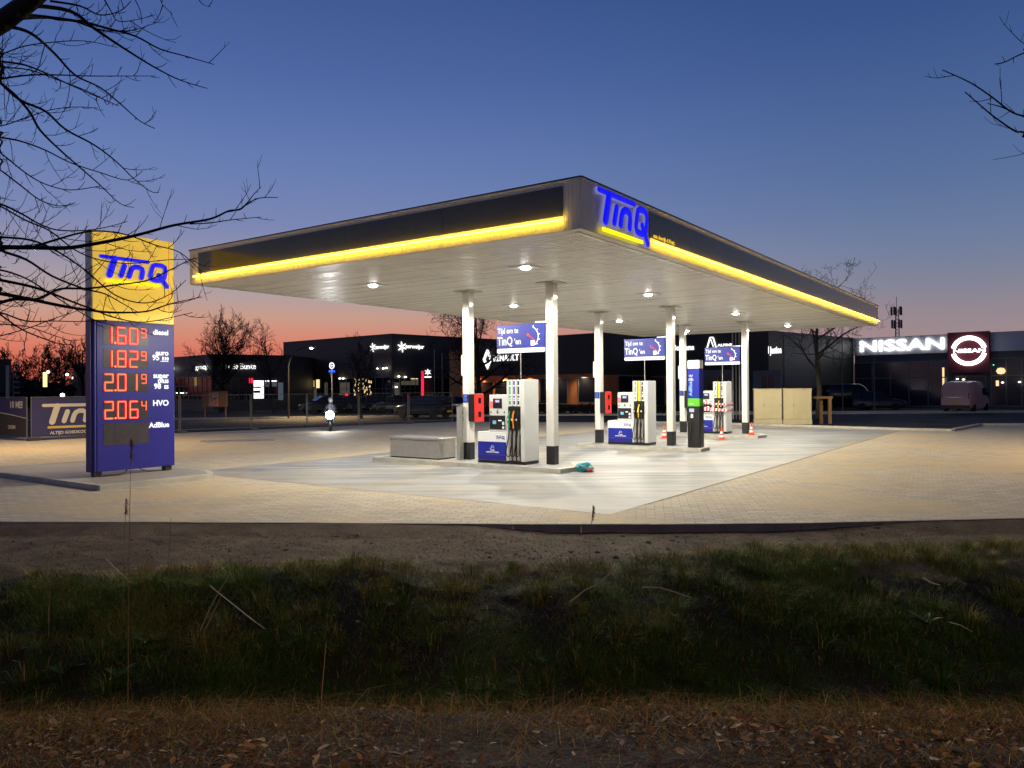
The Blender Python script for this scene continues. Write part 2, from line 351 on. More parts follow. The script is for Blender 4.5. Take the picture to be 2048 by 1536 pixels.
# ------------------------------------------------------------------ the ditch and both its banks
def hprof(x, y):
    lip = .9*np.clip((x-1.0)/2.5, 0, 1)                       # the turf lip lies nearer the kerb on the right
    ys = y - lip*np.clip((y-6.5)/2.5, 0, 1)
    return np.interp(ys, [-8,3.3,4.1,4.9,5.6,6.5,7.4,8.3,8.9,9.5,10.6,11.3,13], [.62,.58,.46,-.25,-.95,-1.0,-.62,-.28,-.08,-.03,-.10,-.12,-.10])
nx, ny = 860, 460
X = np.linspace(-1, 1, nx); X = 24*np.sign(X)*np.abs(X)**1.5; Y = np.concatenate([np.linspace(-8, 1.5, 40, endpoint=False), np.linspace(1.5, 12.95, ny-40)])
GX, GY = np.meshgrid(X, Y)
def fbm(x, y, seed=0, oct_=4, s=1.0):
    r = np.zeros_like(x); a = 1.0
    q = np.random.default_rng(seed)
    for o in range(oct_):
        for _ in range(5):
            th = q.uniform(0, 2*PI); f = s*(2.0**o)*q.uniform(.7,1.4); ph = q.uniform(0, 2*PI)
            r += a*np.sin((x*math.cos(th)+y*math.sin(th))*f+ph+1.3*np.sin(x*f*.37+y*f*.51+ph))/5
        a *= .55
    return r
def edge(x): return np.interp(x, [p[0] for p in FE], [p[1] for p in FE])
def H(x, y):
    h = hprof(x, y+.18*fbm(x, y*0, 3, 3, .8))
    slope = np.clip((y-6)/1, 0, 1)*np.clip((10.4-y)/1.2, 0, 1)
    h = h + fbm(x, y, 1, 4, 1.6)*(.02+.13*slope) + fbm(x, y, 2, 3, 9)*.014 + fbm(x, y, 6, 3, 28)*.007*np.clip((y-6)/2, .4, 1)
    over = np.clip((y-(edge(x)-.7))/.6, 0, 1)
    return h*(1-over)+(-.012-.11*np.clip((x+.6)/1.2,0,1)*np.clip((6.5-x)/2.5,0,1)+.012*fbm(x, y, 5, 2, 3))*over
GZ = H(GX, GY)
keep = GY <= edge(GX)-.06
vs = np.stack([GX, GY, GZ], -1).reshape(-1, 3)
idx = np.arange(nx*ny).reshape(ny, nx)
q = np.stack([idx[:-1,:-1], idx[:-1,1:], idx[1:,1:], idx[1:,:-1]], -1).reshape(-1,4)
kk = keep.reshape(-1)[q[:,2]]
q = q[kk]
me = bpy.data.meshes.new('ditch_bank'); me.vertices.add(len(vs)); me.vertices.foreach_set('co', vs.reshape(-1))
me.loops.add(len(q)*4); me.loops.foreach_set('vertex_index', q.reshape(-1)); me.polygons.add(len(q)); me.polygons.foreach_set('loop_start', np.arange(0,len(q)*4,4)); me.polygons.foreach_set('use_smooth', np.ones(len(q),bool))
me.materials.append(M['g_dirt']); me.materials.append(mat('ditch_soil', (.017,.013,.008,1), .95, var=.5, vscale=6, bump=.9, bscale=30))  # dark peaty soil, near-black also to hold the ditch's shade
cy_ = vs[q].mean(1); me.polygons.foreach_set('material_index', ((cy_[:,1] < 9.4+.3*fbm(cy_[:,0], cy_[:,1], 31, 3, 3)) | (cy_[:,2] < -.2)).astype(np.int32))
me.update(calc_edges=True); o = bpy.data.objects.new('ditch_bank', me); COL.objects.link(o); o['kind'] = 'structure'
sheet('field', [(-900,-8),(-24,-8),(-24,15.2),(-60,17.5),(-900,16)], -.12, 'g_verge')
sheet('field', [(24,-8),(900,-8),(900,99),(70,27.9),(30,17.4),(24,15.9)], -.12, 'g_verge')
sheet('field', [(-900,-900),(900,-900),(900,-8),(-900,-8)], .5, 'g_verge')
# ------------------------------------------------------------------ grass, straw and fallen leaves
def tri_mesh(name, V, F, mi, mats, parent=None):
    me = bpy.data.meshes.new(name); me.vertices.add(len(V)); me.vertices.foreach_set('co', V.reshape(-1).astype(np.float32))
    me.loops.add(len(F)*3); me.loops.foreach_set('vertex_index', F.reshape(-1).astype(np.int32)); me.polygons.add(len(F)); me.polygons.foreach_set('loop_start', np.arange(0,len(F)*3,3,dtype=np.int32))
    me.polygons.foreach_set('material_index', mi.astype(np.int32)); me.update(calc_edges=True)
    for m in mats: me.materials.append(m)
    o = bpy.data.objects.new(name, me); COL.objects.link(o)
    if parent: o.parent = parent
    return o
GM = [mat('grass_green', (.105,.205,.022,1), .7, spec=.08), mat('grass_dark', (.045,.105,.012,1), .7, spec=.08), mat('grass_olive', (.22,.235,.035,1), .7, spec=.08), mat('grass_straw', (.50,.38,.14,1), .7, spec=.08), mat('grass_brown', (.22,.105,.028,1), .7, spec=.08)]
def blades(x, y, h, w, lean, mi):
    n = len(x); z = H(x, y)-.01; th = rng.uniform(0, 2*PI, n); ld = rng.uniform(0, 2*PI, n)
    dx, dy = np.cos(th)*w, np.sin(th)*w
    lx, ly = np.cos(ld)*lean*h, np.sin(ld)*lean*h
    P = np.stack([np.stack([x-dx, y-dy, z], -1), np.stack([x+dx, y+dy, z], -1),
                  np.stack([x-dx*.6+lx*.35, y-dy*.6+ly*.35, z+h*.6], -1), np.stack([x+dx*.6+lx*.35, y+dy*.6+ly*.35, z+h*.6], -1),
                  np.stack([x+lx, y+ly, z+h*np.maximum(.12,1-.25*lean)], -1)], 1)
    b0 = np.arange(n)*5
    F = np.stack([np.stack([b0,b0+1,b0+3],-1), np.stack([b0,b0+3,b0+2],-1), np.stack([b0+2,b0+3,b0+4],-1)], 1)
    return P.reshape(-1,3), F.reshape(-1,3), np.repeat(mi, 3)
def scatter(n, x0, x1, y0, y1): return rng.uniform(x0, x1, n), rng.uniform(y0, y1, n)
parts = []
# far bank, slope and lip
x, y = scatter(760000, -10.5, 10.5, 6.2, 12.3)
lip = 9.8+.95*np.clip((x-.3)/3.0, 0, 1)-.35*np.clip((-x-3)/3, 0, 1)+.22*fbm(x, x*0, 11, 3, 1.7)
den = np.clip((lip-y)/.35, 0, 1); cl = fbm(x, y, 12, 3, 2.2)
pr = den*np.clip(.58+.85*cl, .12, 1); pr = np.maximum(pr, .075*(y < lip+2.2))
sel = rng.uniform(0,1,len(x)) < pr*np.clip(.55+(10.5-np.abs(x))*.1,0,1)*.7
x, y, cl, lp = x[sel], y[sel], cl[sel], lip[sel]
near = np.clip(1-(lp-y)/1.1, 0, 1)
h = rng.uniform(.05,.15,len(x))*(1+.7*np.clip(cl,0,1))*np.where(y > lp, .35, 1)
r = rng.uniform(0,1,len(x)); tone = fbm(x, y, 13, 3, 1.1)+.5*near
mi = np.where(r < .06+.22*near, 3, np.where(tone > .35, 2, np.where(tone > -.15, 0, 1))); mi = np.where(r > .9, 4, mi); dp = np.clip((-H(x, y)-.28)/.35, 0, 1); mi = np.where(rng.uniform(0,1,len(x)) < dp*.9, 1, mi)  # blades low in the ditch take dark green as painted shade
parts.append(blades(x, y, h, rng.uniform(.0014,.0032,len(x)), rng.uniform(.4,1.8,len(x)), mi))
xm, ym = scatter(120000, -10, 10, 6.6, 11.9); lm_ = 9.95+.95*np.clip((xm-.3)/3.0,0,1)-.35*np.clip((-xm-3)/3,0,1)+.25*fbm(xm,xm*0,14,3,1.9)
sel = rng.uniform(0,1,len(xm)) < np.clip(1.25-(lm_-ym)/1.6,.12,1)*np.clip((lm_+.25-ym)/.4,0,1)*np.clip(.55+.6*fbm(xm,ym,15,3,3),.08,1); xm, ym = xm[sel], ym[sel]; r = rng.uniform(0,1,len(xm))
parts.append(blades(xm, ym, rng.uniform(.02,.055,len(xm)), rng.uniform(.0012,.0026,len(xm)), rng.uniform(2.2,5.5,len(xm)), np.where(r<.38,3,np.where(r<.62,2,np.where(r<.82,0,4)))))
# near bank: thin brown grass
x, y = scatter(150000, -4.6, 4.6, 1.9, 4.9)
cl = fbm(x, y, 21, 3, 2.5); brink = np.clip((y-3.5)/.5, 0, 1)
sel = rng.uniform(0,1,len(x)) < np.clip(.30+.5*cl+.5*brink, .06, 1); x, y, cl, brink = x[sel], y[sel], cl[sel], brink[sel]
r = rng.uniform(0,1,len(x))
mi = np.where(r < .58, 4, np.where(r < .72, 3, np.where(r < .90, 2, 1)))
parts.append(blades(x, y, rng.uniform(.025,.085,len(x))*(1+.8*brink), rng.uniform(.0009,.0018,len(x)), rng.uniform(.8,3.2,len(x)), mi))
nt_ = 900; tx, ty = scatter(nt_, -10, 10, 6.4, 11.2); tl = 9.85+.95*np.clip((tx-.3)/3.0, 0, 1)-.35*np.clip((-tx-3)/3, 0, 1); ok = ty < tl; tx, ty, tl = tx[ok], ty[ok], tl[ok]
for i in range(len(tx)):
    k = int(rng.integers(60, 160)); rad = rng.uniform(.06,.24); th = rng.uniform(0,2*PI,k); rr_ = rad*np.sqrt(rng.uniform(0,1,k)); hh = rng.uniform(.09,.24)*rng.uniform(.5,1.1,k)
    xx = tx[i]+rr_*np.cos(th); yy = ty[i]+rr_*np.sin(th); lean = .3+2.2*rr_/rad*rng.uniform(.4,1,k)*.5; z = H(xx,yy)-.01
    nearlip = (tl[i]-ty[i]) < .9; r_ = rng.uniform(0,1,k); base = rng.choice([0,0,2,2,1] if not nearlip else [2,2,0,3]); deep = float(H(tx[i:i+1],ty[i:i+1])[0]) < -.42; m_ = np.where(r_ < (.04 if deep else .15), 3, np.where(r_ < (.12 if deep else .24), 4, 1 if deep else base))  # low tufts coloured dark too, standing in for the hollow's shade
    thp = th+PI/2; w_ = rng.uniform(.0014,.003,k); dx, dy = np.cos(thp)*w_, np.sin(thp)*w_; lx, ly = np.cos(th)*lean*hh, np.sin(th)*lean*hh
    P = np.stack([np.stack([xx-dx,yy-dy,z],-1),np.stack([xx+dx,yy+dy,z],-1),np.stack([xx-dx*.7+lx*.3,yy-dy*.7+ly*.3,z+hh*.65],-1),np.stack([xx+dx*.7+lx*.3,yy+dy*.7+ly*.3,z+hh*.65],-1),np.stack([xx+lx,yy+ly,z+hh*(1-.3*lean)],-1)],1)
    b0 = np.arange(k)*5; Ft = np.stack([np.stack([b0,b0+1,b0+3],-1),np.stack([b0,b0+3,b0+2],-1),np.stack([b0+2,b0+3,b0+4],-1)],1)
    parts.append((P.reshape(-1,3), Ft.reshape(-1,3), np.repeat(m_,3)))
V = np.concatenate([p[0] for p in parts]); off = np.cumsum([0]+[len(p[0]) for p in parts[:-1]])
F = np.concatenate([p[1]+o_ for p, o_ in zip(parts, off)]); mi = np.concatenate([p[2] for p in parts])
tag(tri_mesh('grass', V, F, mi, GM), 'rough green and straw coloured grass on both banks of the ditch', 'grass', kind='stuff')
LM = [mat('leaf_brown', (.12,.065,.022,1), .7), mat('leaf_tan', (.25,.165,.065,1), .65), mat('leaf_dark', (.055,.03,.013,1), .8), mat('leaf_pale', (.50,.40,.22,1), .6)]
n = 17000; x, y = scatter(n, -4.4, 4.4, 1.9, 4.15); z = H(x, y)
lk = rng.uniform(0,1,n) < np.clip(.45+.75*fbm(x, y, 51, 3, 2.2),.05,1); x, y = x[lk], y[lk]; n = len(x)
Vs, Fs, ms = [], [], []
extra = 260; xe, ye = scatter(extra, -7, 7, 7.2, 10.8); x = np.concatenate([x, xe]); y = np.concatenate([y, ye]); z = H(x, y)
for i in range(len(x)):
    a = random.uniform(0, 2*PI); l = random.choice((.010,.014,.018,.024,.033))*random.uniform(.8,1.15)*(.8 if i >= n else 1); w = l*random.uniform(.35,.6); t1 = random.uniform(-.5,.5); t2 = random.uniform(-.4,.6); c = random.uniform(.1,.5)
    R = Matrix.Rotation(a,3,'Z') @ Matrix.Rotation(t1,3,'X') @ Matrix.Rotation(t2,3,'Y')
    pts = [(-l,0,0),(-l*.3,-w,c*w),(l*.4,-w*.8,c*w),(l,0,c*l*.3),(l*.4,w*.8,c*w),(-l*.3,w,c*w),(0,0,-c*w*.3)]
    o_ = len(Vs)
    for p in pts:
        q_ = R @ Vector(p); Vs.append((x[i]+q_.x, y[i]+q_.y, z[i]+.006+.014*random.random()*0+.020+q_.z))
    for k_ in range(6): Fs.append((o_+6, o_+k_, o_+(k_+1)%6))
    ms += [random.choices([0,1,2,3],[5,3,6,.7])[0]]*6
tag(tri_mesh('fallen_leaves', np.array(Vs), np.array(Fs), np.array(ms), LM), 'curled brown autumn leaves lying in the near grass', 'leaf litter', kind='stuff')
# clods along the bare strip
b = MB()
ICO = [(0,0,1)]+[(math.cos(k*2*PI/5)*.89,math.sin(k*2*PI/5)*.89,.45) for k in range(5)]+[(math.cos((k+.5)*2*PI/5)*.89,math.sin((k+.5)*2*PI/5)*.89,-.45) for k in range(5)]
IF = [(0,1+k,1+(k+1)%5) for k in range(5)]+[(1+k,6+k,1+(k+1)%5) for k in range(5)]+[(1+(k+1)%5,6+k,6+(k+1)%5) for k in range(5)]
for i in range(1500):
    x_ = random.gauss(0, 4.2); y_ = random.uniform(9.0, 12.3); s_ = random.uniform(.006,.018)*(random.uniform(1.5,3) if random.random() < .08 else 1)
    if y_ > float(edge(np.array([x_]))[0])-.12: continue
    z_ = float(H(np.array([x_]), np.array([y_]))[0])
    b.add([(x_+p[0]*s_*random.uniform(.7,1.5), y_+p[1]*s_*random.uniform(.7,1.5), z_+p[2]*s_*random.uniform(.4,.9)) for p in ICO], IF, 'g_dirt')
tag(b.build('soil_clods'), 'small clods of brown earth on the bare strip below the paving', 'soil', kind='stuff')
# ================================================================== THE STATION
ZS, ZT, LA, LB = 5.093, 6.043, 28.24, 12.32
def rounded(pts, r):                                     # polyline with rounded ends for a stroke
    pts = [Vector(p) for p in pts]; d0 = (pts[0]-pts[1]).normalized(); d1 = (pts[-1]-pts[-2]).normalized()
    P = [pts[0]+d0*r*.98, pts[0]+d0*r*.8, pts[0]+d0*r*.45]+pts+[pts[-1]+d1*r*.45, pts[-1]+d1*r*.8, pts[-1]+d1*r*.98]
    return P, [r*.15, r*.6, r*.9]+[r]*len(pts)+[r*.9, r*.6, r*.15]
LOGO = [([(0,0),(.69,0)],.025), ([(.19,-.015),(.118,-.250)],.046), ([(.333,-.100),(.284,-.243)],.037),
        ([(.405,-.240),(.43,-.155),(.455,-.115),(.50,-.092),(.555,-.092),(.597,-.112),(.605,-.155),(.590,-.240)],.037),
        ([(.752,-.09),(.722,-.205),(.740,-.245),(.78,-.256),(.85,-.256),(.915,-.245),(.945,-.205),(.968,-.09),(.95,-.045),(.91,-.025),(.81,-.025),(.770,-.045),(.752,-.09)],.034),
        ([(.86,-.175),(.985,-.330)],.035)]
def logo(parent, w, loc, T, m='ledblue', my='ledyel', flat=.35):
    def mk(strokes, mm, name):
        b = MB()
        for pts, r in strokes:
            P, R = rounded([(x*w, 0, z*w) for x, z in pts], r*w)
            b.tube(P, R, mm, 10, flat=(1, flat, 1))
        b.v = [tuple(T @ Vector((v[0]+loc[0], v[1]+loc[1], v[2]+loc[2]))) for v in b.v]
        return b.build(name, parent)
    if flat > .2:
        rim_ = M.setdefault('logorim', glow('pale_letter_rim', (.42,.42,1,1), .42)); loc = (loc[0], loc[1]+.02, loc[2]); mk([(p_, r_+.0065) for p_, r_ in LOGO], rim_, 'letter_rim'); loc = (loc[0], loc[1]-.045, loc[2])
    return mk(LOGO, m, 'lettering'), mk([([(.07,-.335),(.86,-.335)],.019)], my, 'underline')
can = thing('fuel_station_canopy', UV(0,0,0), RZ_S, 'large flat white canopy with yellow light lines standing over the fuel pumps', 'canopy')
b = MB()                                                  # soffit of narrow slats running across
e_ = .22; y = e_; vs = []; fs = []
x0, x1 = -LB+e_, -e_
while y < LA-e_:
    y2 = min(y+.16, LA-e_)
    o_ = len(vs)
    for yy, z in ((y,ZS+.028),(y+.004,ZS+.001),(y2-.024,ZS+.001),(y2-.020,ZS+.028)): vs += [(x0,yy,z),(x1,yy,z)]
    b.add(vs[-8:], [(0,1,3,2),(2,3,5,4),(4,5,7,6)], random.choice(('soffit','soffit','soffit2','soffit3')))
    if y2+.001 < LA-e_: b.add([(x0,y2-.020,ZS+.028),(x1,y2-.020,ZS+.028),(x1,y2+.001,ZS+.028),(x0,y2+.001,ZS+.028)], [(0,1,2,3)], 'blackpaint')
    y += .16
b.build('soffit', can)
b = MB()
for (a0,a1,c0,c1) in ((-LB,0,0,e_),(-LB,0,LA-e_,LA),(-LB,-LB+e_,e_,LA-e_),(-e_,0,e_,LA-e_)): b.box(a0+.01,a1-.01,c0+.01,c1-.01,ZS-.004,ZS+.03,'white')
b.box(-e_-.05,-e_+.03,e_,LA-e_,ZS-.02,ZS-.004,'trim')
b.build('soffit_border', can)
b = MB(); b.box(-LB+.03,-.03,.03,LA-.03,ZS+.03,ZT-.05,'fascia'); b.build('roof_deck', can)
def fascia(T, ln, d0, d1, t0, t1):
    b = MB(); s = 0; vs = []
    ribs = []
    while s < ln-1e-6:                                    # ribbed cladding
        s2 = min(s+.09, ln); ribs += [(s,0),(s+.012,-.0),(s+.022,.008),(s2-.002,.008)] if False else [(s,0),(s2-.012,0),(s2-.008,.006),(s2-.004,.006)]
        s = s2
    ribs.append((ln,0)); n_ = len(ribs)
    vs = [T @ Vector((q_[0],q_[1],ZS)) for q_ in ribs]+[T @ Vector((q_[0],q_[1],ZT-.02)) for q_ in ribs]
    b.add(vs, [(i,i+1,n_+i+1,n_+i) for i in range(n_-1)], 'fascia'); f = b.build('fascia', can)
    b = MB(); b.box(-.005,ln+.005,-.035,.0,ZT-.022,ZT,'blackpaint',T); b.box(0,ln,-.022,-.001,ZT-.05,ZT-.026,'trim',T); b.build('edge_trim', can)
    if d1 > d0:
        b = MB(); k = max(1, round((d1-d0)/3.0))
        for i in range(k):
            a = d0+(d1-d0)*i/k; c = d0+(d1-d0)*(i+1)/k
            b.box(a+.003, c-.003, -.012, .02, 5.365, 5.915, 'darkband', T)
        b.build('dark_band', can)
        b = MB(); k = max(1, round((t1-t0)/2.9))
        for i in range(k):
            a = t0+(t1-t0)*i/k+.012; c = t0+(t1-t0)*(i+1)/k-.012
            b.tube([T @ Vector((a,-.075,5.285)), T @ Vector((c,-.075,5.285))], .017, 'tubeyel', 8)
        b.build('light_line', can)
        for i in range(k+1):
            a = t0+(t1-t0)*i/k; MB().box(a-.012,a+.012,-.06,.0,5.262,5.268,'fascia',T).build('tube_bracket', can)
fascia(Matrix.Translation((-LB,0,0)), LB, .41, 11.94, .27, 11.98)
R90 = Matrix.Rotation(PI/2,4,'Z')
fascia(R90, LA, 2.83, 28.05, 2.91, 28.1)
fascia(Matrix.Translation((0,LA,0)) @ Matrix.Rotation(PI,4,'Z'), LB, 0, -1, 0, 0)
fascia(Matrix.Translation((-LB,LA,0)) @ Matrix.Rotation(-PI/2,4,'Z'), LA, 0, -1, 0, 0)
logo(can, 2.12, (.50,-.07,5.885), R90, flat=.3)
text('max. doorrijh. 4.10 mtr.', .115, glow('amber_print', (1,.6,.03,1), .9), can, (.02,3.02,5.395), PI/2, bold=.004, name='height_notice')
COLS = [(5.77,4.30),(5.77,7.22),(13.72,4.30),(13.72,7.22),(21.76,4.30),(21.76,7.22)]
for (u, v) in COLS:
    b = MB(); w = .125
    def sq(w, c): return [(-v-w+c,u-w),(-v+w-c,u-w),(-v+w,u-w+c),(-v+w,u+w-c),(-v+w-c,u+w),(-v-w+c,u+w),(-v-w,u+w-c),(-v-w,u-w+c)]
    b.prism(sq(w,.015), .62, ZS+.01, 'white'); pc = b.build('column', can)
    MB().prism(sq(w+.004,.016), .12, .62, 'blackpaint').build('black_foot', pc)
    MB().box(-v-.31,-v+.31,u-.31,u+.31,ZS-.022,ZS-.006,'steel').build('top_plate', pc)
    MB().lathe([(.001,-.04),(.04,-.03),(.045,0),(.04,.03),(.001,.04)], glow('column_spot', (1,.97,.9,1), 6) if 'column_spot' not in bpy.data.materials else bpy.data.materials['column_spot'], 10, (-v+w+.04,u-.05,ZS-.42)).build('spot_lamp', pc)
    if v > 5: MB().bbox(-v-w-.075,-v-w+.002,u-.1,u+.1,2.58,3.2,'white').build('junction_box', pc)
# ------------------------------------------------------------------ downlights in the soffit
where = {(3.05,3.3):'square canopy downlight closest to the camera, just inside the front corner', (3.05,8.4):'square canopy downlight on the far left, between price sign and nearest pump',
 (9.8,3.3):'square canopy downlight above the open slab between nearest and middle pump, right row', (9.8,8.4):'square canopy downlight just beyond the nearest pump, left row',
 (17.7,3.3):'square canopy downlight between middle and farthest pump, right row', (17.7,8.4):'square canopy downlight between middle and farthest pump, left row',
 (25.2,3.4):'square canopy downlight over the beige cabinets, last of the right row', (25.2,8.45):'square canopy downlight half hidden behind a column, last of the left row'}
for (u, v), lb in where.items():
    t = thing('downlight', UV(u,v,ZS), RZ_S, lb, 'ceiling light', 'downlights in the canopy ceiling')
    MB().bbox(-.29,.29,-.29,.29,-.022,.002,'dispgrey',.006).build('housing', t)
    MB().lathe([(.001,-.075),(.06,-.072),(.105,-.055),(.125,-.023)][::-1], 'lens', 20).build('lens', t)
    l = bpy.data.lights.new('downlight_lamp','SPOT'); l.spot_size = math.radians(172); l.spot_blend = .12; l.shadow_soft_size = .11; l.energy = 1000; l.color = (1,.94,.80)
    lo = bpy.data.objects.new('downlight_lamp', l); COL.objects.link(lo); lo.parent = t; lo.location = (0,0,-.20)
# ------------------------------------------------------------------ fuel pumps
def pump(u, v, num, label, strips, third):
    t = thing('fuel_pump', UV(u,v,.12), RZ_S, label, 'fuel pump', 'fuel pumps on the islands')
    D = .66
    MB().box(-1.63,0,.02,D,0,.085,'black').build('plinth', t)
    b = MB(); b.bbox(-1.64,-.60,0,D+.01,.085,.87,'dispgrey',.012); low = b.build('cabinet', t)
    b = MB(); b.box(-1.61,-.63,-.006,0,.60,.84,'wprint'); b.build('white_panel', low)
    b = MB(); b.box(-1.61,-.63,-.006,0,.24,.596,'blue'); b.build('blue_panel', low)
    b = MB(); b.box(-1.61,-.63,-.006,0,.09,.236,'navy'); b.build('navy_panel', low)
    logo(low, .30, (-.98,-.010,.765), Matrix.Identity(4), 'navy', 'wprint', .08)
    text('ALTIJD', .05, 'wprint', low, (-1.1,-.009,.345), 0, 'CENTER', .002); text('GOEDKOOP TANKEN', .045, 'wprint', low, (-1.1,-.009,.295), 0, 'CENTER', .002)
    g = MB(); P = [(-1.1+.05*math.cos(a), -.009, .44+.05*math.sin(a)) for a in np.linspace(-.5, 3.4, 12)]; g.tube(P, .006, 'wprint', 4, flat=(1,.3,1)); g.tube([(-1.2,-.009,.40),(-1.09,-.009,.44)], .006, 'wprint', 4, flat=(1,.3,1)); g.build('gauge_emblem', low)
    b = MB(); b.bbox(-1.23,-.61,.03,D-.03,.87,1.91,'dispgrey',.012); hd = b.build('display_head', t)
    b = MB(); b.bbox(-1.09,-.79,.015,.05,1.53,1.80,'black',.006); sc = b.build('screen', t)
    b = MB(); b.box(-1.02,-.86,.012,.0149,1.69,1.765,'screen' if num != '6' else 'scrpink'); b.build('display_glow', sc)
    if num == '6': MB().box(-.99,-.88,.009,.0119,1.695,1.76,'screen').build('display_glow', sc)
    b = MB(); b.box(-1.225,-1.11,.024,.0295,1.52,1.72,'pink'); b.build('sticker', hd)
    text(num, .15, 'black', hd, (-.94,.026,1.385), 0, 'CENTER', .003, name='number')
    b = MB()
    for x_ in (-1.17,-.71): MB().xz([(x_-.02,1.40),(x_+.02,1.40),(x_+.02,1.43),(x_,1.46),(x_-.02,1.43)], .024, .029, 'black').build('button', hd)
    b = MB(); b.bbox(-1.21,-.68,.012,.05,.95,1.33,'black',.006); pt = b.build('payment_terminal', t)
    b = MB(); b.box(-1.10,-.98,.006,.0119,1.09,1.19,'lblue'); b.build('keypad', pt); MB().box(-.90,-.80,.006,.0119,1.18,1.205,'ledwhite').build('card_slot', pt); MB().box(-.77,-.70,.006,.0119,1.07,1.16,'wprint').build('sticker', pt); MB().box(-.77,-.70,.006,.0119,.97,1.03,'wprint').build('sticker', pt)
    b = MB(); b.bbox(-.60,-.55,-.01,D+.01,.085,2.32,'dispgrey',.008); b.build('pillar', t); MB().bbox(-.135,0,-.02,D+.02,.085,2.32,'dispgrey',.01).build('pillar', t)
    b = MB(); b.box(-.55,-.135,.06,D-.06,.085,2.31,'black'); hb = b.build('hose_bay', t)
    b = MB()
    for x_ in (-.505,-.37,-.235): MB().bbox(x_-.045,x_+.045,.005,.06,.10,.95,'steel',.01).build('steel_guide', hb)
    b = MB(); b.bbox(-.55,-.135,-.03,.059,.96,1.58,'black',.012); nb = b.build('nozzle_holder', t)
    for i, (x_, c) in enumerate(zip((-.485,-.345,-.20), strips)):
        b = MB(); b.bbox(x_-.045,x_+.045,-.012,.059,1.59,2.31,'wprint',.006); st = b.build('fuel_label', t)
        b = MB(); fm = c if c != 'yel2' else 'yel2'
        if c == 'yel2': b.box(x_-.043,x_+.043,-.015,-.0125,1.60,2.30,'yel2')
        else:
            for z0, z1 in ((2.17,2.28),(1.92,2.13),(1.83,1.88),(1.64,1.74)): b.box(x_-.026,x_+.026,-.015,-.0125,z0,z1,c)
            b.box(x_-.015,x_+.015,-.015,-.0125,1.77,1.80,c)
        b.build('fuel_print', st)
        # nozzle: grip, spout guard and trigger, hanging in its holder
        n_ = MB(); gc = third[i]
        n_.tube([(x_-.01,-.05,1.10),(x_-.005,-.085,1.22),(x_+.015,-.10,1.34),(x_+.035,-.07,1.47)], [.022,.030,.028,.018], gc, 8)
        n_.tube([(x_-.025,-.07,1.12),(x_-.035,-.12,1.2),(x_-.02,-.12,1.32)], .008, 'black', 5)
        n_.lathe([(.001,-.02),(.03,-.018),(.03,.005),(.001,.008)], 'wprint', 12, (x_-.02,-.10,1.23), 'y')
        n_.tube([(x_-.01,-.05,1.10),(x_-.012,-.045,.98)], .019, gc, 7)
        n_.build('nozzle', nb)
        h = MB(); sw = .10+.02*i
        P = [(x_-.012,-.045,1.0),(x_-.02,-.05,.80),(x_-.06,-.07,.55),(x_-.10,-.09,.36),(x_-.07,-.09,.235),(x_+.0,-.07,.20),(x_+.035,-.04,.32),(x_+.03,0,.55),(x_+.02,.02,.9)]
        Q = []
        for a, c_ in zip(P, P[1:]):
            for s in range(4): Q.append(Vector(a).lerp(Vector(c_), s/4))
        for _ in range(3): Q = [Q[0]]+[(Q[k-1]+Q[k]*2+Q[k+1])/4 for k in range(1,len(Q)-1)]+[Q[-1]]
        h.tube(Q, .014, 'rubber', 7); h.build('hose', hb)
    return t
pump(5.13, 4.77, '6', 'nearest fuel pump, numbered 6, with an orange grip on its middle hose', ('green','blue','black'), ('green','orangegrip','black'))
pump(13.25, 4.98, '4', 'middle fuel pump, numbered 4, with yellow label and yellow nozzle', ('green','yel2','black'), ('black','yel2','black'))
p2 = pump(21.25, 4.98, '2', 'farthest fuel pump, numbered 2, wrapped in red and white tape', ('green','yel2','black'), ('black','yel2','black'))
# barrier tape round pump 2
t = thing('barrier_tape', UV(21.25,4.98,.12), RZ_S, 'red and white striped tape wound round the farthest pump', 'barrier tape')
tr = mat('tape_red', (.7,.02,.03,1), .4); tw = mat('tape_white', (.85,.85,.85,1), .4)
for lp, (za, zb, zc) in enumerate(((1.33,1.27,1.31),(1.15,1.02,1.12),(1.04,.98,1.13))):
    b = MB(); loop = [(-1.27,-.10-.015*lp,za),(-.62,-.13-.015*lp,(za+zb)/2),(.03,-.13-.01*lp,zb),(.04+.01*lp,.70,zc),(-1.26,.69,za),(-1.27,-.10-.015*lp,za)]
    for a, c in zip(loop, loop[1:]):
        a, c = Vector(a), Vector(c); k = max(1, round((c-a).length/.07)); sh = (c-a).normalized()*.05
        for i in range(k):
            p, q_ = a.lerp(c, i/k), a.lerp(c, (i+1)/k); up = Vector((0,0,.075))
            b.add([p,q_,q_+up+sh,p+up+sh], [(0,1,2,3)], tr if i % 2 else tw)
    b.build('tape_loop', t)
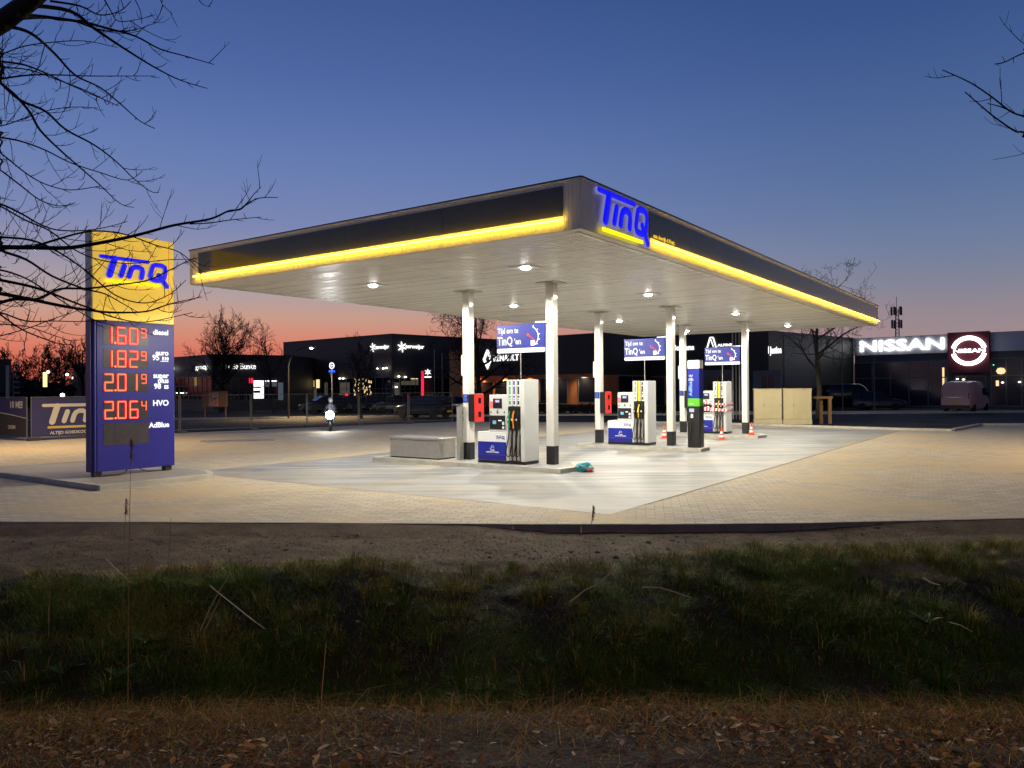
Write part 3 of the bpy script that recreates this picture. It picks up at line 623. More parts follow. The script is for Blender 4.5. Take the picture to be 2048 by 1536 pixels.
# ------------------------------------------------------------------ hanging banners with gauge picture
bp = mat('banner_blue', (.020,.030,.24,1), .4)
for u, vc, lb in ((5.5,5.17,'blue advertising banner with a white light bar above the nearest pump'), (13.6,5.28,'blue advertising banner with a white light bar above the middle pump'), (21.6,5.29,'blue advertising banner with a white light bar above the farthest pump')):
    t = thing('hanging_banner', UV(u,vc,0), RZ_S, lb, 'banner', 'advertising banners above the pumps')
    MB().bbox(-.81,.81,0,.05,3.325,3.985,bp,.01).build('blue_panel', t)
    MB().bbox(-.80,.80,-.01,.06,3.195,3.318,'ledwhite',.02).build('light_bar', t)
    b = MB(); b.tube([(.0,.03,2.44),(0,.03,3.2)], .014, 'galv', 8); b.build('mast', t)
    b = MB(); b.box(.5,.81+.08,.01,.04,3.99,4.03,'white'); b.build('bracket', t)
    text('Tijd om te', .215, 'ledsoft', t, (-.765,-.004,3.745), 0, 'LEFT', .004, sx=.78); text("TinQ", .33, 'ledsoft', t, (-.775,-.004,3.42), 0, 'LEFT', .007, sx=.74); text("\u2019en", .235, 'ledsoft', t, (-.20,-.004,3.43), 0, 'LEFT', .005, sx=.85)
    g = MB(); cx_, cz_ = .18, 3.62
    arc = [(cx_+.43*math.cos(a), -.004, cz_+.33*math.sin(a)) for a in np.linspace(-.8,.95,16)]
    g.tube(arc, .014, 'ledwhite', 5, flat=(1,.3,1))
    for a in np.linspace(-.6,.95,5):
        g.tube([(cx_+.43*math.cos(a),-.004,cz_+.33*math.sin(a)),(cx_+.49*math.cos(a),-.004,cz_+.38*math.sin(a))], .014, 'ledwhite', 5, flat=(1,.3,1))
    g.box(.36,.48,-.004,-.001,3.375,3.52,'ledwhite'); g.box(.46,.50,-.004,-.001,3.39,3.49,'ledwhite'); g.box(.385,.43,-.007,-.0041,3.47,3.50,'navy'); g.build('gauge_picture', t)
    g = MB(); rd = bpy.data.materials.get('needle_red') or glow('needle_red', (1,.03,.08,1), .9)
    g.lathe([(.001,-.003),(.05,-.003),(.05,0),(.001,0)], rd, 16, (.27,-.004,3.68), 'y'); g.tube([(.27,-.005,3.68),(.54,-.005,3.49)], [.03,.012], rd, 5, flat=(1,.2,1)); g.tube([(.47,-.005,3.37),(.53,-.005,3.47)], .016, rd, 5, flat=(1,.2,1)); g.build('needle', t)
# ------------------------------------------------------------------ steel tank box and post at the island's end
t = thing('steel_cabinet', UV(5.12,9.81,.12), RZ_S, 'low brushed steel box lying on the nearest pump island', 'steel box')
MB().bbox(0,1.97,0,.78,.03,.56,'steel',.008).build('body', t); MB().box(.02,1.95,.02,.76,0,.03,'black').build('foot', t)
b = MB(); b.bbox(-.02,1.99,-.025,.80,.562,.63,'steel',.01); b.build('lid', t)
t = thing('steel_post', UV(5.45,7.42,.12), RZ_S, 'upright flat steel post beside the steel box on the nearest island', 'post')
MB().box(0,.13,0,.012,0,1.6,'galv').box(0,.012,.012,.12,0,1.6,'galv').box(.118,.13,.012,.12,0,1.6,'galv').build('channel', t)
MB().box(-.12,.16,-.04,.14,1.6,1.615,'galv').build('top_plate', t)
# ------------------------------------------------------------------ red fire cabinets on the left-hand columns
for (u, v), lb in (((5.77,7.22),'red and black extinguisher cabinet on the column beside the nearest pump'), ((13.72,7.22),'red and black extinguisher cabinet on the column beside the middle pump'), ((21.76,7.22),'extinguisher cabinet on the far column, mostly hidden by the black pillar')):
    t = thing('extinguisher_cabinet', UV(u,v,1.24), RZ_S, lb, 'fire cabinet', 'extinguisher cabinets on the columns')
    MB().bbox(.13,.36,-.20,.18,0,.80,'black',.02).build('case', t)
    b = MB(); b.bbox(.362,.43,-.215,.195,-.015,.815,'red',.02); d = b.build('door', t)
    b = MB()
    for z_ in (.13,.53): b.bbox(.4302,.436,-.09,.04,z_,z_+.16,'darkglass',.001)
    b.build('window', d)
    MB().box(.36,.43,-.20,-.17,.12,.15,'black').box(.36,.43,-.20,-.17,.63,.66,'black').build('hinge', t)
for (u, v), lb in (((5.77,7.22),'small blue notice plate on the column nearest the steel box'), ((13.72,7.22),'small blue notice plate on the column left of the middle pump'), ((21.76,7.22),'small blue notice plate on the far column behind the black pillar')):
    t = thing('notice_plate', UV(u,v,1.8), RZ_S, lb, 'notice', 'blue notices on the columns')
    MB().box(-.105,.085,-.140,-.129,0,.24,'blue').build('plate', t)
    b = MB()
    for k in range(5): b.box(-.08,.06-.02*(k%3),-.1425,-.1405,.20-.04*k,.208-.04*k,'lblue')
    b.build('print', t)
# ------------------------------------------------------------------ black pillar pump number 8
t = thing('charging_pillar', UV(13.32,3.22,.12), RZ_S, 'tall black service pillar number 8 with blue, white and green bands', 'service pillar')
def rr(w, d, r, n=4):
    P = []
    for cx_, cy_, a0 in ((w-r,-d+r,-90),(w-r,d-r,0),(-w+r,d-r,90),(-w+r,-d+r,180)):
        for k in range(n+1): a = math.radians(a0+90*k/n); P.append((cx_+r*math.cos(a), cy_+r*math.sin(a)))
    return P
MB().prism(rr(.235,.19,.05), 0, 1.42, 'black').build('body', t)
MB().prism(rr(.225,.18,.05), 1.42, 1.69, 'lime').build('green_band', t)
MB().prism(rr(.225,.18,.05), 1.69, 2.72, 'blue').build('blue_band', t)
MB().prism(rr(.225,.18,.05), 2.72, 3.0, 'wprint').build('white_band', t)
MB().box(-.22,.22,-.17,.17,3.0,3.02,'black').build('top', t)
b = MB(); b.bbox(-.15,.02,-.20,-.188,1.22,1.34,'screen',.003); b.build('screen', t)
text('8', .20, 'wprint', t, (-.06,-.193,1.02), 0, 'CENTER', .006, name='number')
logo(t, .20, (-.12,-.182,2.89), Matrix.Identity(4), 'navy', 'wprint', .06)
b = MB(); b.bbox(-.15,-.02,-.197,-.185,.2,.9,'blackpaint',.01); b.tube([(-.09,-.21,.85),(-.07,-.24,.6),(-.12,-.22,.35),(-.13,-.21,.2)], .02, 'rubber', 6); b.build('hose', t)
b = MB(); P = [(-.09+.06*math.cos(a), -.183, 2.48+.05*math.sin(a)) for a in np.linspace(-3.6,.5,12)]; b.tube(P, .007, 'wprint', 4, flat=(1,.3,1)); b.box(-.11,-.07,-.185,-.181,2.47,2.50,'wprint'); b.build('gauge_emblem', t)
text('ALTIJD', .05, 'wprint', t, (-.09,-.183,2.35), 0, 'CENTER', .002); text('GOEDKOOP', .035, 'wprint', t, (-.09,-.183,2.31), 0, 'CENTER', .002)
text('AdBlue', .17, 'lblue', t, (-.05,-.1815,1.78), -0.0, 'LEFT', .004).data.transform(Matrix.Translation((-.05,-.1815,1.78)) @ Matrix.Rotation(-PI/2,4,'Y') @ Matrix.Translation((.05,.1815,-1.78)))
text('AdBlue', .06, 'wprint', t, (-.17,-.183,1.49), 0, 'LEFT', .002)
# ------------------------------------------------------------------ cones, rubbish sack
def cone(loc, rz, label, s=1.0):
    t = thing('traffic_cone', loc, rz, label, 'traffic cone', 'orange traffic cones'); t.scale = (s,s,s)
    MB().bbox(-.16,.16,-.16,.16,0,.03,'orange',.008).build('base', t)
    b = MB(); R = lambda z: .115-.095*(z/.52)
    b.lathe([(R(0),.03),(R(.09),.12)], 'orange', 18); b.lathe([(R(.18),.21),(R(.24),.27)], 'orange', 18); b.lathe([(R(.33),.36),(R(.42),.45),(R(.52),.55)], 'orange', 18); c = b.build('body', t)
    b = MB(); b.lathe([(R(.09)+.001,.12),(R(.18)+.001,.21)], 'refl', 18); b.build('white_sleeve', t)
    b = MB(); b.lathe([(R(.24)+.001,.27),(R(.33)+.001,.36)], 'refl', 18); b.build('white_sleeve', t)
cone((6.55,33.3,0), .3, 'orange traffic cone on the slab just beyond the middle pump island')
cone((8.66,31.95,0), .1, 'orange traffic cone standing in front of the tape-wrapped pump')
cone((10.27,33.15,.12), -.6, 'traffic cone on the far island beside the last column', 1.0)
import bmesh
bm = bmesh.new(); bmesh.ops.create_icosphere(bm, subdivisions=4, radius=.2)
for v in bm.verts:
    n_ = noise.noise(v.co*7)*.07+abs(noise.noise(v.co*16))*.06; v.co *= 1+n_/.2*.9; v.co.z = max(-.11, v.co.z*.72); v.co.x *= 1.08
me = bpy.data.meshes.new('bag'); bm.to_mesh(me); bm.free(); me.materials.append(M['teal'])
t = thing('rubbish_bag', (1.90,20.25,.11), .4, 'crumpled teal plastic bag lying at the tip of the nearest island', 'rubbish bag')
o = bpy.data.objects.new('sack', me); COL.objects.link(o); o.parent = t
b = MB(); b.bbox(-.05,.10,-.24,-.17,-.10,-.01,'red',.02); b.bbox(.06,.17,-.22,-.14,-.10,-.04,'refl',.02); b.build('litter', t)
# ------------------------------------------------------------------ price sign
t = thing('price_sign', UV(-2.76,12.03,0), RZ_P, 'tall blue and yellow price sign with red lit digits on its own kerbed island', 'price sign')
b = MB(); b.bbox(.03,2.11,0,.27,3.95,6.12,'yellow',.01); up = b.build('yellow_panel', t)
b = MB(); b.box(1.97,1.978,-.002,.0,3.98,6.1,'blackpaint'); b.build('groove', up)
b = MB(); b.tube([(-.005,.06,3.95),(-.005,.06,6.12)], .05, 'dispgrey', 10); b.box(-.03,.03,.06,.27,3.95,6.12,'dispgrey'); b.build('grey_edge', t)
b = MB(); b.bbox(.10,2.115,-.004,.272,.24,3.945,'navy',.008); lowp = b.build('navy_panel', t)
b = MB(); b.tube([(.055,.045,.24),(.055,.045,3.945)], .052, 'navyedge', 10); b.box(-.03,.10,.05,.27,.24,3.945,'navyedge'); b.build('navy_edge', t)
b = MB(); b.box(.06,.24,.05,.22,.12,.24,'blackpaint'); b.build('leg', t)
b = MB(); b.box(1.88,2.06,.05,.22,.12,.24,'blackpaint'); b.build('leg', t)
b = MB(); b.tube([(.9,.12,.24),(.8,.0,.16),(.6,-.05,.135),(.35,-.02,.135),(.15,.0,.13)], .018, 'rubber', 6); b.tube([(1.2,.12,.24),(1.4,.05,.14),(1.8,.0,.135)], .012, 'rubber', 6); b.build('cable', t)
b = MB(); b.box(.55,.72,.08,.2,6.12,6.18,'black'); b.build('antenna_box', t)
logo(t, 1.72, (.20,-.03,5.50), Matrix.Identity(4), flat=.22)
segr = glow('led_digit_core', (1,.14,.045,1), 3.0); segb = glow('led_digit_halo', (1,.0,.025,1), 1.1)  # wider red tubes imitate the halo of light round each digit
win = mat('price_window', (.055,.045,.05,1), .25, var=.3, vscale=3)
SEG = {'0':'abcdef','1':'bc','2':'abged','4':'fgbc','6':'afgedc','8':'abcdefg','9':'abcdfg'}
def digit(ch, x, z, w, h, bm_core, bm_halo):
    g = w*.06; m_ = z+h/2
    E_ = {'a':((x+g,z+h),(x+w-g,z+h)),'d':((x+g,z),(x+w-g,z)),'g':((x+g,m_),(x+w-g,m_)),'f':((x,m_+g),(x,z+h-g)),'b':((x+w,m_+g),(x+w,z+h-g)),'e':((x,z+g),(x,m_-g)),'c':((x+w,z+g),(x+w,m_-g))}
    for s in SEG[ch]:
        (xa,za),(xb,zb) = E_[s]; a, c = Vector((xa,-.022,za)), Vector((xb,-.022,zb)); r = w*.10
        for bmx, rr_, y_, mm in ((bm_core, r*.62, -.030, segr), (bm_halo, r*1.8, -.016, segb)):
            P, R = rounded([(xa,y_,za),(xb,y_,zb)], rr_*.9); bmx.tube(P, R, mm, 6, flat=(1,.25,1))
rows = [(3.36,3.81,'1.60','9'),(2.78,3.23,'1.82','9'),(2.19,2.65,'2.01','9'),(1.50,1.97,'2.06','4'),(.88,1.40,None,None)]
for z0, z1, val, sm in rows:
    b = MB(); b.box(.25,1.40,-.010,-.0045,z0-.01,z1+.01,win); pw = b.build('price_window', t)
    if not val: 
        b = MB(); 
        for x_ in (.55,.86,1.17): b.box(x_,x_+.006,-.0125,-.0105,z0,z1,'navyedge')
        b.build('divider', pw); continue
    h = z1-z0-.06; ch = val.replace('.', '')
    for c, x_ in zip(ch, (.285,.605,.91)):
        dg_ = MB(); digit(c, x_-(0 if c != '1' else .02), z0+.03, .195, h, dg_, dg_); dg_.build('price_digit', pw)
    dg_ = MB(); digit(sm, 1.215, z0+.03+h*.45, .115, h*.55, dg_, dg_); dg_.build('price_digit', pw)
    MB().box(.525,.565,-.03,-.024,z0+.015,z0+.055,segr).build('decimal_point', pw)
for s, sz, x_, z_ in (('diesel',.165,1.95,3.66),('euro',.165,1.95,3.13),('95',.17,1.70,3.0),('E10',.105,1.95,3.0),('super',.165,1.95,2.54),('plus',.165,1.95,2.41),('98',.17,1.74,2.26),('E5',.11,1.95,2.26),('HVO',.18,1.95,1.82),('AdBlue',.165,1.96,1.26)):
    text(s, sz*1.13, 'ledsoft', lowp, (x_,-.012,z_), 0, 'RIGHT', .0055, name='fuel_name')
MB().box(1.73,1.95,-.012,-.006,2.965,2.975,'ledwhite').build('fuel_underline', lowp)
# ================================================================== SURROUNDINGS
F_ = 1543.8; PT, RL = .0057, .0073
def ray(px, py):
    dx, dy = px-1024, py-768
    X_ = dx*math.cos(RL)-dy*math.sin(RL); V_ = dx*math.sin(RL)+dy*math.cos(RL)
    return Vector((X_/F_, math.cos(PT)+V_/F_*math.sin(PT), math.sin(PT)-V_/F_*math.cos(PT)))
def at(px, py, d):                                       # world point seen at a photo pixel, d metres ahead
    v = ray(px, py); return Vector((0,0,EYE))+v*(d/v.y)
def gx(px, d): return (at(px, 780, d).x, d)
M['clad'] = mat('dark_grey_cladding', (.085,.078,.070,1), .55, var=.12, vscale=.5)
M['cladblack'] = mat('black_cladding', (.014,.015,.017,1), .5, var=.12, vscale=.5)
M['cladblue'] = mat('blue_grey_cladding', (.09,.10,.11,1), .5, var=.1, vscale=.5)
M['orangebrick'] = mat('orange_wood_front', (.62,.22,.06,1), .7, var=.15, vscale=1.2)
M['greyframe'] = mat('grey_frame', (.16,.16,.17,1), .5)
M['palepanel'] = mat('pale_grey_panel', (.55,.57,.59,1), .45)
M['maroon'] = mat('maroon_panel', (.10,.012,.022,1), .45)
M['mull'] = mat('window_mullion', (.16,.17,.20,1), .4, metal=.3)
M['winwarm'] = glow('warm_lit_room', (1,.42,.15,1), .42)
M['wingold'] = glow('golden_lights', (1,.72,.35,1), 1.2)
M['windim'] = glow('dim_lit_room', (.75,.65,.5,1), .085)
M['wincool'] = glow('cool_lit_room', (.6,.75,.9,1), .10)
M['ledred'] = glow('red_led', (1,.02,.06,1), 1.3)
M['lamp'] = glow('small_lamp', (1,.9,.7,1), 6)
class Facade:
    def __init__(s, root, p, q, z=0):
        s.p, s.q = Vector((*p,0)), Vector((*q,0)); d = (s.q-s.p); s.len = d.length; s.a = math.atan2(d.y, d.x)
        s.T = Matrix.Translation(s.p) @ Matrix.Rotation(s.a, 4, 'Z'); s.I = s.T.inverted(); s.root = root
    def hit(s, px, py):
        o = s.I @ Vector((0,0,EYE)); v = s.I.to_3x3() @ ray(px, py); t = -o.y/v.y; r = o+v*t; return r.x, r.z
    def box(s, px0, py0, px1, py1, m, name, y0=-.06, y1=0, parent=None, zmin=None):   # a rectangle of the photograph's facade, built on the wall
        a = s.hit(px0, (py0+py1)/2)[0]; c = s.hit(px1, (py0+py1)/2)[0]; pm = (px0+px1)/2
        z1 = s.hit(pm, py0)[1]; z0 = s.hit(pm, py1)[1]
        if zmin is not None: z0 = max(z0, zmin)
        b = MB(); b.box(a, c, y0, y1, z0, z1, m, s.T); return b.build(name, parent or s.root)
    def window(s, px0, py0, px1, py1, glass, frame='mull', n=1, fw=.07, y=-.03, split=None, parent=None):
        a = s.hit(px0, (py0+py1)/2)[0]; c = s.hit(px1, (py0+py1)/2)[0]; pm = (px0+px1)/2
        z1 = s.hit(pm, py0)[1]; z0 = max(.05, s.hit(pm, py1)[1])
        b = MB(); w = (c-a)/n
        for i in range(n+1): b.box(a+i*w-fw/2, a+i*w+fw/2, y-.05, y+.02, z0, z1, frame, s.T)
        for i in range(n):
            for zz_ in ([z0, z1] + ([z0+(z1-z0)*split] if split else [])): b.box(a+i*w+fw/2, a+(i+1)*w-fw/2, y-.045, y+.018, zz_-fw/2, zz_+fw/2, frame, s.T)
        f = b.build('window', parent or s.root); g = MB(); g.box(a, c, y-.01, y, z0, z1, glass, s.T); g.build('pane', f); return f
    def text(s, body, px, py, h, m, px1=None, bold=.0, y=-.10, name='lettering', ext=.03):
        x, z = s.hit(px, py); o = text(body, h/.72, m, None, (0,0,0), 0, 'LEFT', bold, ext, name=name)
        if px1: 
            w = max(v.co.x for v in o.data.vertices)-min(v.co.x for v in o.data.vertices); k = (s.hit(px1, py)[0]-x)/w
            o.data.transform(Matrix.Diagonal((k,1,1,1)))
        o.data.transform(s.T @ Matrix.Translation((x, y, z))); o.parent = s.root; return o
def building(name, label, foot, z, m, cat='building'):
    t = thing(name, (0,0,0), 0, label, cat)
    b = MB(); b.prism(foot, -.02, z, m); w = b.build('wall', t)
    n_ = len(foot); cx = sum(p[0] for p in foot)/n_; cy = sum(p[1] for p in foot)/n_
    b = MB(); b.prism([(p[0]+(p[0]-cx)*.004, p[1]+(p[1]-cy)*.004) for p in foot], z, z+.08, 'cladblack'); b.build('roof_edge', t)
    return t
def star(F, px, py, r, m):
    x, z = F.hit(px, py); b = MB()
    for k in range(6):
        a = PI/2+k*PI/3+.15
        b.tube([F.T @ Vector((x+.12*r*math.cos(a),-.10,z+.12*r*math.sin(a))), F.T @ Vector((x+.55*r*math.cos(a),-.10,z+.55*r*math.sin(a))), F.T @ Vector((x+r*math.cos(a),-.10,z+r*math.sin(a)))], [.06*r,.15*r,.04*r], m, 6)
    b.build('star_emblem', F.root)
def dots(F, pts, m, s=.12):
    for px, py in pts:
        x, z = F.hit(px, py); b = MB(); b.lathe([(.001,-s*.5),(s*.8,-s*.3),(s*.8,s*.3),(.001,s*.5)], m, 8, tuple(F.T @ Vector((x,-.25,z)))); b.build('lamp', F.root)
# --- dark showroom with two star signs
W1L, W1C, W1R = (-29.3,99), (-13.2,85), (4.5,102.3)
t = building('car_showroom', 'dark two storey showroom with two glowing white star signs at its corner', [W1L, W1C, W1R, (-8,118)], 8.26, 'clad')
FL, FR = Facade(t, W1L, W1C), Facade(t, W1C, W1R)
FL.window(568, 757, 782, 812, 'darkglass', n=16, split=.62)
FL.box(581, 759, 606, 790, 'winwarm', 'lit_room', -.05,-.041)
FL.window(579, 728, 602, 748, 'darkglass', n=2)
FL.box(571, 741, 577, 748, 'winwarm', 'lit_room', -.08,-.02)
for a in ((622,761,629,774),(633,759,640,776)): FL.box(*a, 'wingold', 'lit_window', -.05,-.041)
for a in ((590,790,603,806),(626,776,634,806),(650,765,656,806),(680,765,700,800)): FL.box(*a, 'windim', 'lit_room', -.05,-.041)
FL.box(741, 707, 783, 717, mat('brown_sheet',(.09,.045,.025,1),.5), 'brown_panel', -.05, 0)
FL.box(568, 718, 740, 756, mat('brown_wall',(.12,.085,.065,1),.6), 'wall_panel', -.04, 0)
b = MB()                                                 # cluster of golden light strings seen through the glass
for k in range(70):
    px = random.choice((random.uniform(708,719),random.uniform(726,746))); py = random.uniform(756,790)
    x, z = FL.hit(px, py); r = random.uniform(.05,.16); b.box(x-r*.5,x+r*.5,-.06,-.045,z-r,z+r,'wingold',FL.T)
b.build('light_string', t)
star(FL, 747, 695.5, .55, 'ledwhite'); FL.text('terweijer', 752.5, 698, .42, 'ledwhite', 779, .004)
star(FR, 803, 694, .62, 'ledwhite'); FR.text('terweijer', 810, 696, .45, 'ledwhite', 847, .004)
FR.window(788, 756, 840, 812, 'darkglass', n=5, split=.6); FR.window(840, 756, 898, 812, 'darkglass', n=5, split=.6)
for a in ((788,765,800,800),(802,762,822,770),(822,757,836,770)): FR.box(*a, 'windim', 'lit_room', -.05,-.041)
FR.box(821, 756.5, 835, 758.2, 'wingold', 'lit_window', -.06,-.052)
dots(FL, [(758,737),(770,737),(776,736),(683,757),(690,757)], 'lamp', .16); dots(FR, [(795,753),(808,754),(790,774)], 'lamp', .16)
# --- low dark garage
W2 = [(-62,109), (-38.8,88.8), (-31.8,82), (-25.0,86.4), (-24,98), (-50,118)]
t = building('garage', 'low dark garage on the left with white lit lettering along its front', W2, 6.0, 'clad')
F0, F1 = Facade(t, (-62,109), (-31.8,82)), Facade(t, (-31.8,82), (-25.0,86.4))
F1.text('van de Bunte', 438, 737, .62, 'ledhalo', 510, .014) if False else None
t2 = Facade(t, (-31.8,82), (-25.0,86.4))
t2.text('van de Bunte', 440, 737.5, .62, 'ledwhite', 511, .006); F0.text('groep', 393, 739, .55, 'ledwhite', 417, .004)
t2.window(430, 756, 566, 800, 'darkglass', n=9, split=.6)
F0.window(352, 754, 424, 800, 'darkglass', n=8, split=.6)
for a in ((507,761,527,797),): t2.box(*a, 'ledwhite', 'lit_panel', -.10, -.02)
t2.box(507,773,522,776,'darkglass','panel_slot',-.12,-.101); t2.box(507,781,520,786,'darkglass','panel_slot',-.12,-.101)
t2.box(530,761,553,763,'ledwhite','light_strip',-.10,-.05); t2.box(530,763,553,773,'wincool','lit_room',-.10,-.05); t2.box(556,765,566,800,'wincool','lit_room',-.10,-.05)
t2.box(494,754,505,771,mat('dark_red_box',(.25,.01,.02,1),.5),'price_board',-.10,-.04); t2.text('18', 496, 766, .55, 'ledred', 504, .02, -.13)
dots(F0, [(358,786),(366,786),(370,786)], 'lamp', .10)
F0.box(334,735,349,740,'ledwhite','lit_sign',-.1,-.02)
# --- black showroom with an orange ground floor
W3L, W3C, W3R = (-4.85,79.6), (8.06,68), (13.2,73.1)
t = building('black_showroom', 'black flat roofed showroom with an orange ground floor and a white lozenge sign', [W3L, W3C, W3R, (13,92), (0,92)], 7.0, 'cladblack')
F, G_ = Facade(t, W3L, W3C), Facade(t, W3C, W3R)
F.box(926, 750, 1207, 815, 'orangebrick', 'orange_front', -.03, 0, zmin=.7); G_.box(1207.5, 750, 1292, 812, 'orangebrick', 'orange_front', -.03, 0, zmin=.7)
F.window(948, 762, 1032, 813, 'darkglass', 'orangebrick', n=2, fw=.25, y=-.06)
F.window(1081, 757, 1136, 807, 'darkglass', 'greyframe', n=1, y=-.06); F.window(1158, 755, 1203, 805, 'darkglass', 'greyframe', n=1, y=-.06)
G_.window(1236, 752, 1290, 808, 'darkglass', 'greyframe', n=2, y=-.06)
F.box(960, 752, 1052, 760, mat('lit_orange_beam',(.75,.26,.06,1),.6), 'orange_beam', -.09, -.03)  # brighter orange puts the wash of light into the beam's colour
fw_ = MB(); a0_, a1_ = F.hit(940,760)[0], F.hit(1200,760)[0]
for k in range(5):
    xx_ = a0_+(a1_-a0_)*(k+.5)/5; fw_ = MB(); fw_.bbox(xx_-.12,xx_+.12,-.50,-.38,3.36,3.44,'black',.01); fw_.v = [tuple(F.T @ Vector(v)) for v in fw_.v]; fo = fw_.build('wall_light', t)
    ll = bpy.data.lights.new('wall_light_lamp','SPOT'); ll.energy = 260; ll.spot_size = math.radians(150); ll.spot_blend = .7; ll.color = (1,.72,.42); ll.shadow_soft_size = .08
    lo = bpy.data.objects.new('wall_light_lamp', ll); COL.objects.link(lo); lo.parent = t; lo.location = F.T @ Vector((xx_,-.44,3.33))
x, z = F.hit(976.5, 718.5); b = MB(); T = F.T                # lozenge emblem
for s_ in (1, .62):
    P = [T @ Vector((x+dx*.55*s_,-.12,z+dz*.95*s_)) for dx, dz in ((0,1),(1,0),(0,-1),(-1,0),(0,1))]; b.tube(P, .09 if s_ == 1 else .06, 'ledwhite', 5)
b.build('lozenge_emblem', t); F.text('RENAULT', 988, 722.5, .62, 'ledwhite', 1038, .012)
# orange pier standing between the two showrooms
t2 = building('orange_wall', 'tall orange wall standing between the star showroom and the black showroom', [gx(899,79), gx(924,76.5), (-4.2,83), (-6,83)], 6.1, 'orangebrick', 'wall')
# --- second black wing with grey entrance frames
W4 = [(13.2,73.1),(22.2,66.7),(24.1,68.6),(35,79),(40,92),(14,92)]
t = building('black_wing', 'long black showroom wing behind the beige cabinets with small white lettering', W4, 7.0, 'cladblack')
F, G_ = Facade(t, (13.2,73.1), (22.2,66.7)), Facade(t, (24.1,68.6), (35,79))
F.text('Bochane', 1347, 701, .52, 'ledwhite', 1388, .012)
x, z = F.hit(1424, 686); b = MB()
for s_ in (-1, 1): b.tube([F.T @ Vector((x+s_*.14,-.12,z+.5)), F.T @ Vector((x+s_*.42,-.12,z-.45))], .07, 'ledwhite', 5)
b.tube([F.T @ Vector((x-.14,-.12,z+.5)), F.T @ Vector((x+.16,-.12,z-.35))], .05, 'ledwhite', 5); b.tube([F.T @ Vector((x-.14,-.12,z+.5)), F.T @ Vector((x+.14,-.12,z+.5))], .05, 'ledwhite', 5); b.build('arrow_emblem', t)
F.text('ALPINE', 1436, 693, .22, 'ledwhite', 1466, .008)
F.text('I Justion', 1537, 707, .62, 'ledwhite', 1563, .014)
for a, g_ in (((1402,740,1466,800),(1416,751,1460,800)),((1508,741,1564,800),(1524,750,1552,800))):
    F.box(*a, 'greyframe', 'entrance_frame', -.25, 0, zmin=.1); F.window(*g_, 'darkglass', 'mull', n=2, y=-.27)
F.box(1294, 752, 1345, 812, 'orangebrick', 'orange_front', -.03, 0, zmin=.7); F.window(1297, 754, 1330, 810, 'darkglass', 'greyframe', n=1, y=-.06)
G_.box(1568, 667, 1640, 812, 'cladblue', 'side_panel', -.03, 0, zmin=.0); G_.box(1640.5, 673, 1706, 812, mat('green_grey_sheet',(.022,.03,.027,1),.5), 'side_panel', -.03, 0, zmin=.0)
# --- car dealer with the large white letters
W5L, W5R = (35.1,79), (57.9,58.9)
t = building('car_dealership', 'grey car dealership with large white backlit letters and a round emblem on maroon', [W5L, W5R, (75,75), (50,98)], 6.97, 'cladblue')
F = Facade(t, W5L, W5R)
b = MB(); b.box(0, F.hit(1897,700)[0], -.25, 0, 5.28, 7.02, 'palepanel', F.T); b.build('sign_band', t)
b = MB(); b.box(F.hit(1982,700)[0], F.len, -.25, 0, 5.28, 7.02, 'palepanel', F.T); b.build('sign_band', t)
b = MB(); b.box(F.hit(1898,700)[0], F.hit(1981,700)[0], -.6, 0, 3.35, 7.15, 'maroon', F.T); b.build('maroon_block', t)
M['dgl2'] = mat('blue_grey_glazing', (.03,.034,.05,1), .12, spec=.8)
F.window(1710, 724, 1896, 812, 'dgl2', 'mull', n=5, split=.64, fw=.1); F.window(1983, 716, 2075, 812, 'dgl2', 'mull', n=3, split=.64, fw=.1)
F.window(1912, 752, 1972, 812, 'darkglass', 'mull', n=3, fw=.1, y=-.1)
F.text('NISSAN', 1720, 703.5, 1.08, 'ledhalo', 1887, .022, -.40)
x, z = F.hit(1941, 702); b = MB(); P = []
for a in np.linspace(.22, PI-.22, 20): P.append(F.T @ Vector((x+1.28*math.cos(a), -.80, z+1.2*math.sin(a))))
b.tube(P, .19, 'ledhalo', 8); P = [F.T @ Vector((x+1.28*math.cos(a), -.80, z-1.2*math.sin(a))) for a in np.linspace(.22, PI-.22, 20)]; b.tube(P, .19, 'ledhalo', 8); b.build('ring_emblem', t)
F.text('NISSAN', 1910, 706.5, .36, 'ledhalo', 1973, .008, -.85)
F.box(1885, 735, 1889, 773, 'wingold', 'lit_window', -.07, -.051); F.box(1890, 755, 1894, 768, 'wincool', 'lit_window', -.07,-.051)
for a in ((1992,761,1998,772),): F.box(*a, 'wingold', 'lit_window', -.07,-.051)
dots(F, [(1916,758),(1928,759),(2006,765),(2040,764)], 'lamp', .12)
x, z = F.hit(2003, 742); b = MB(); b.lathe([(.001,-.3),(.25,-.25),(.38,0),(.25,.25),(.001,.3)], 'wingold', 12, tuple(F.T @ Vector((x,-.3,z)))); b.build('globe_lamp', t)
dots(F, [(1988,730)], glow('green_pilot',(.1,1,.5,1),3), .07)
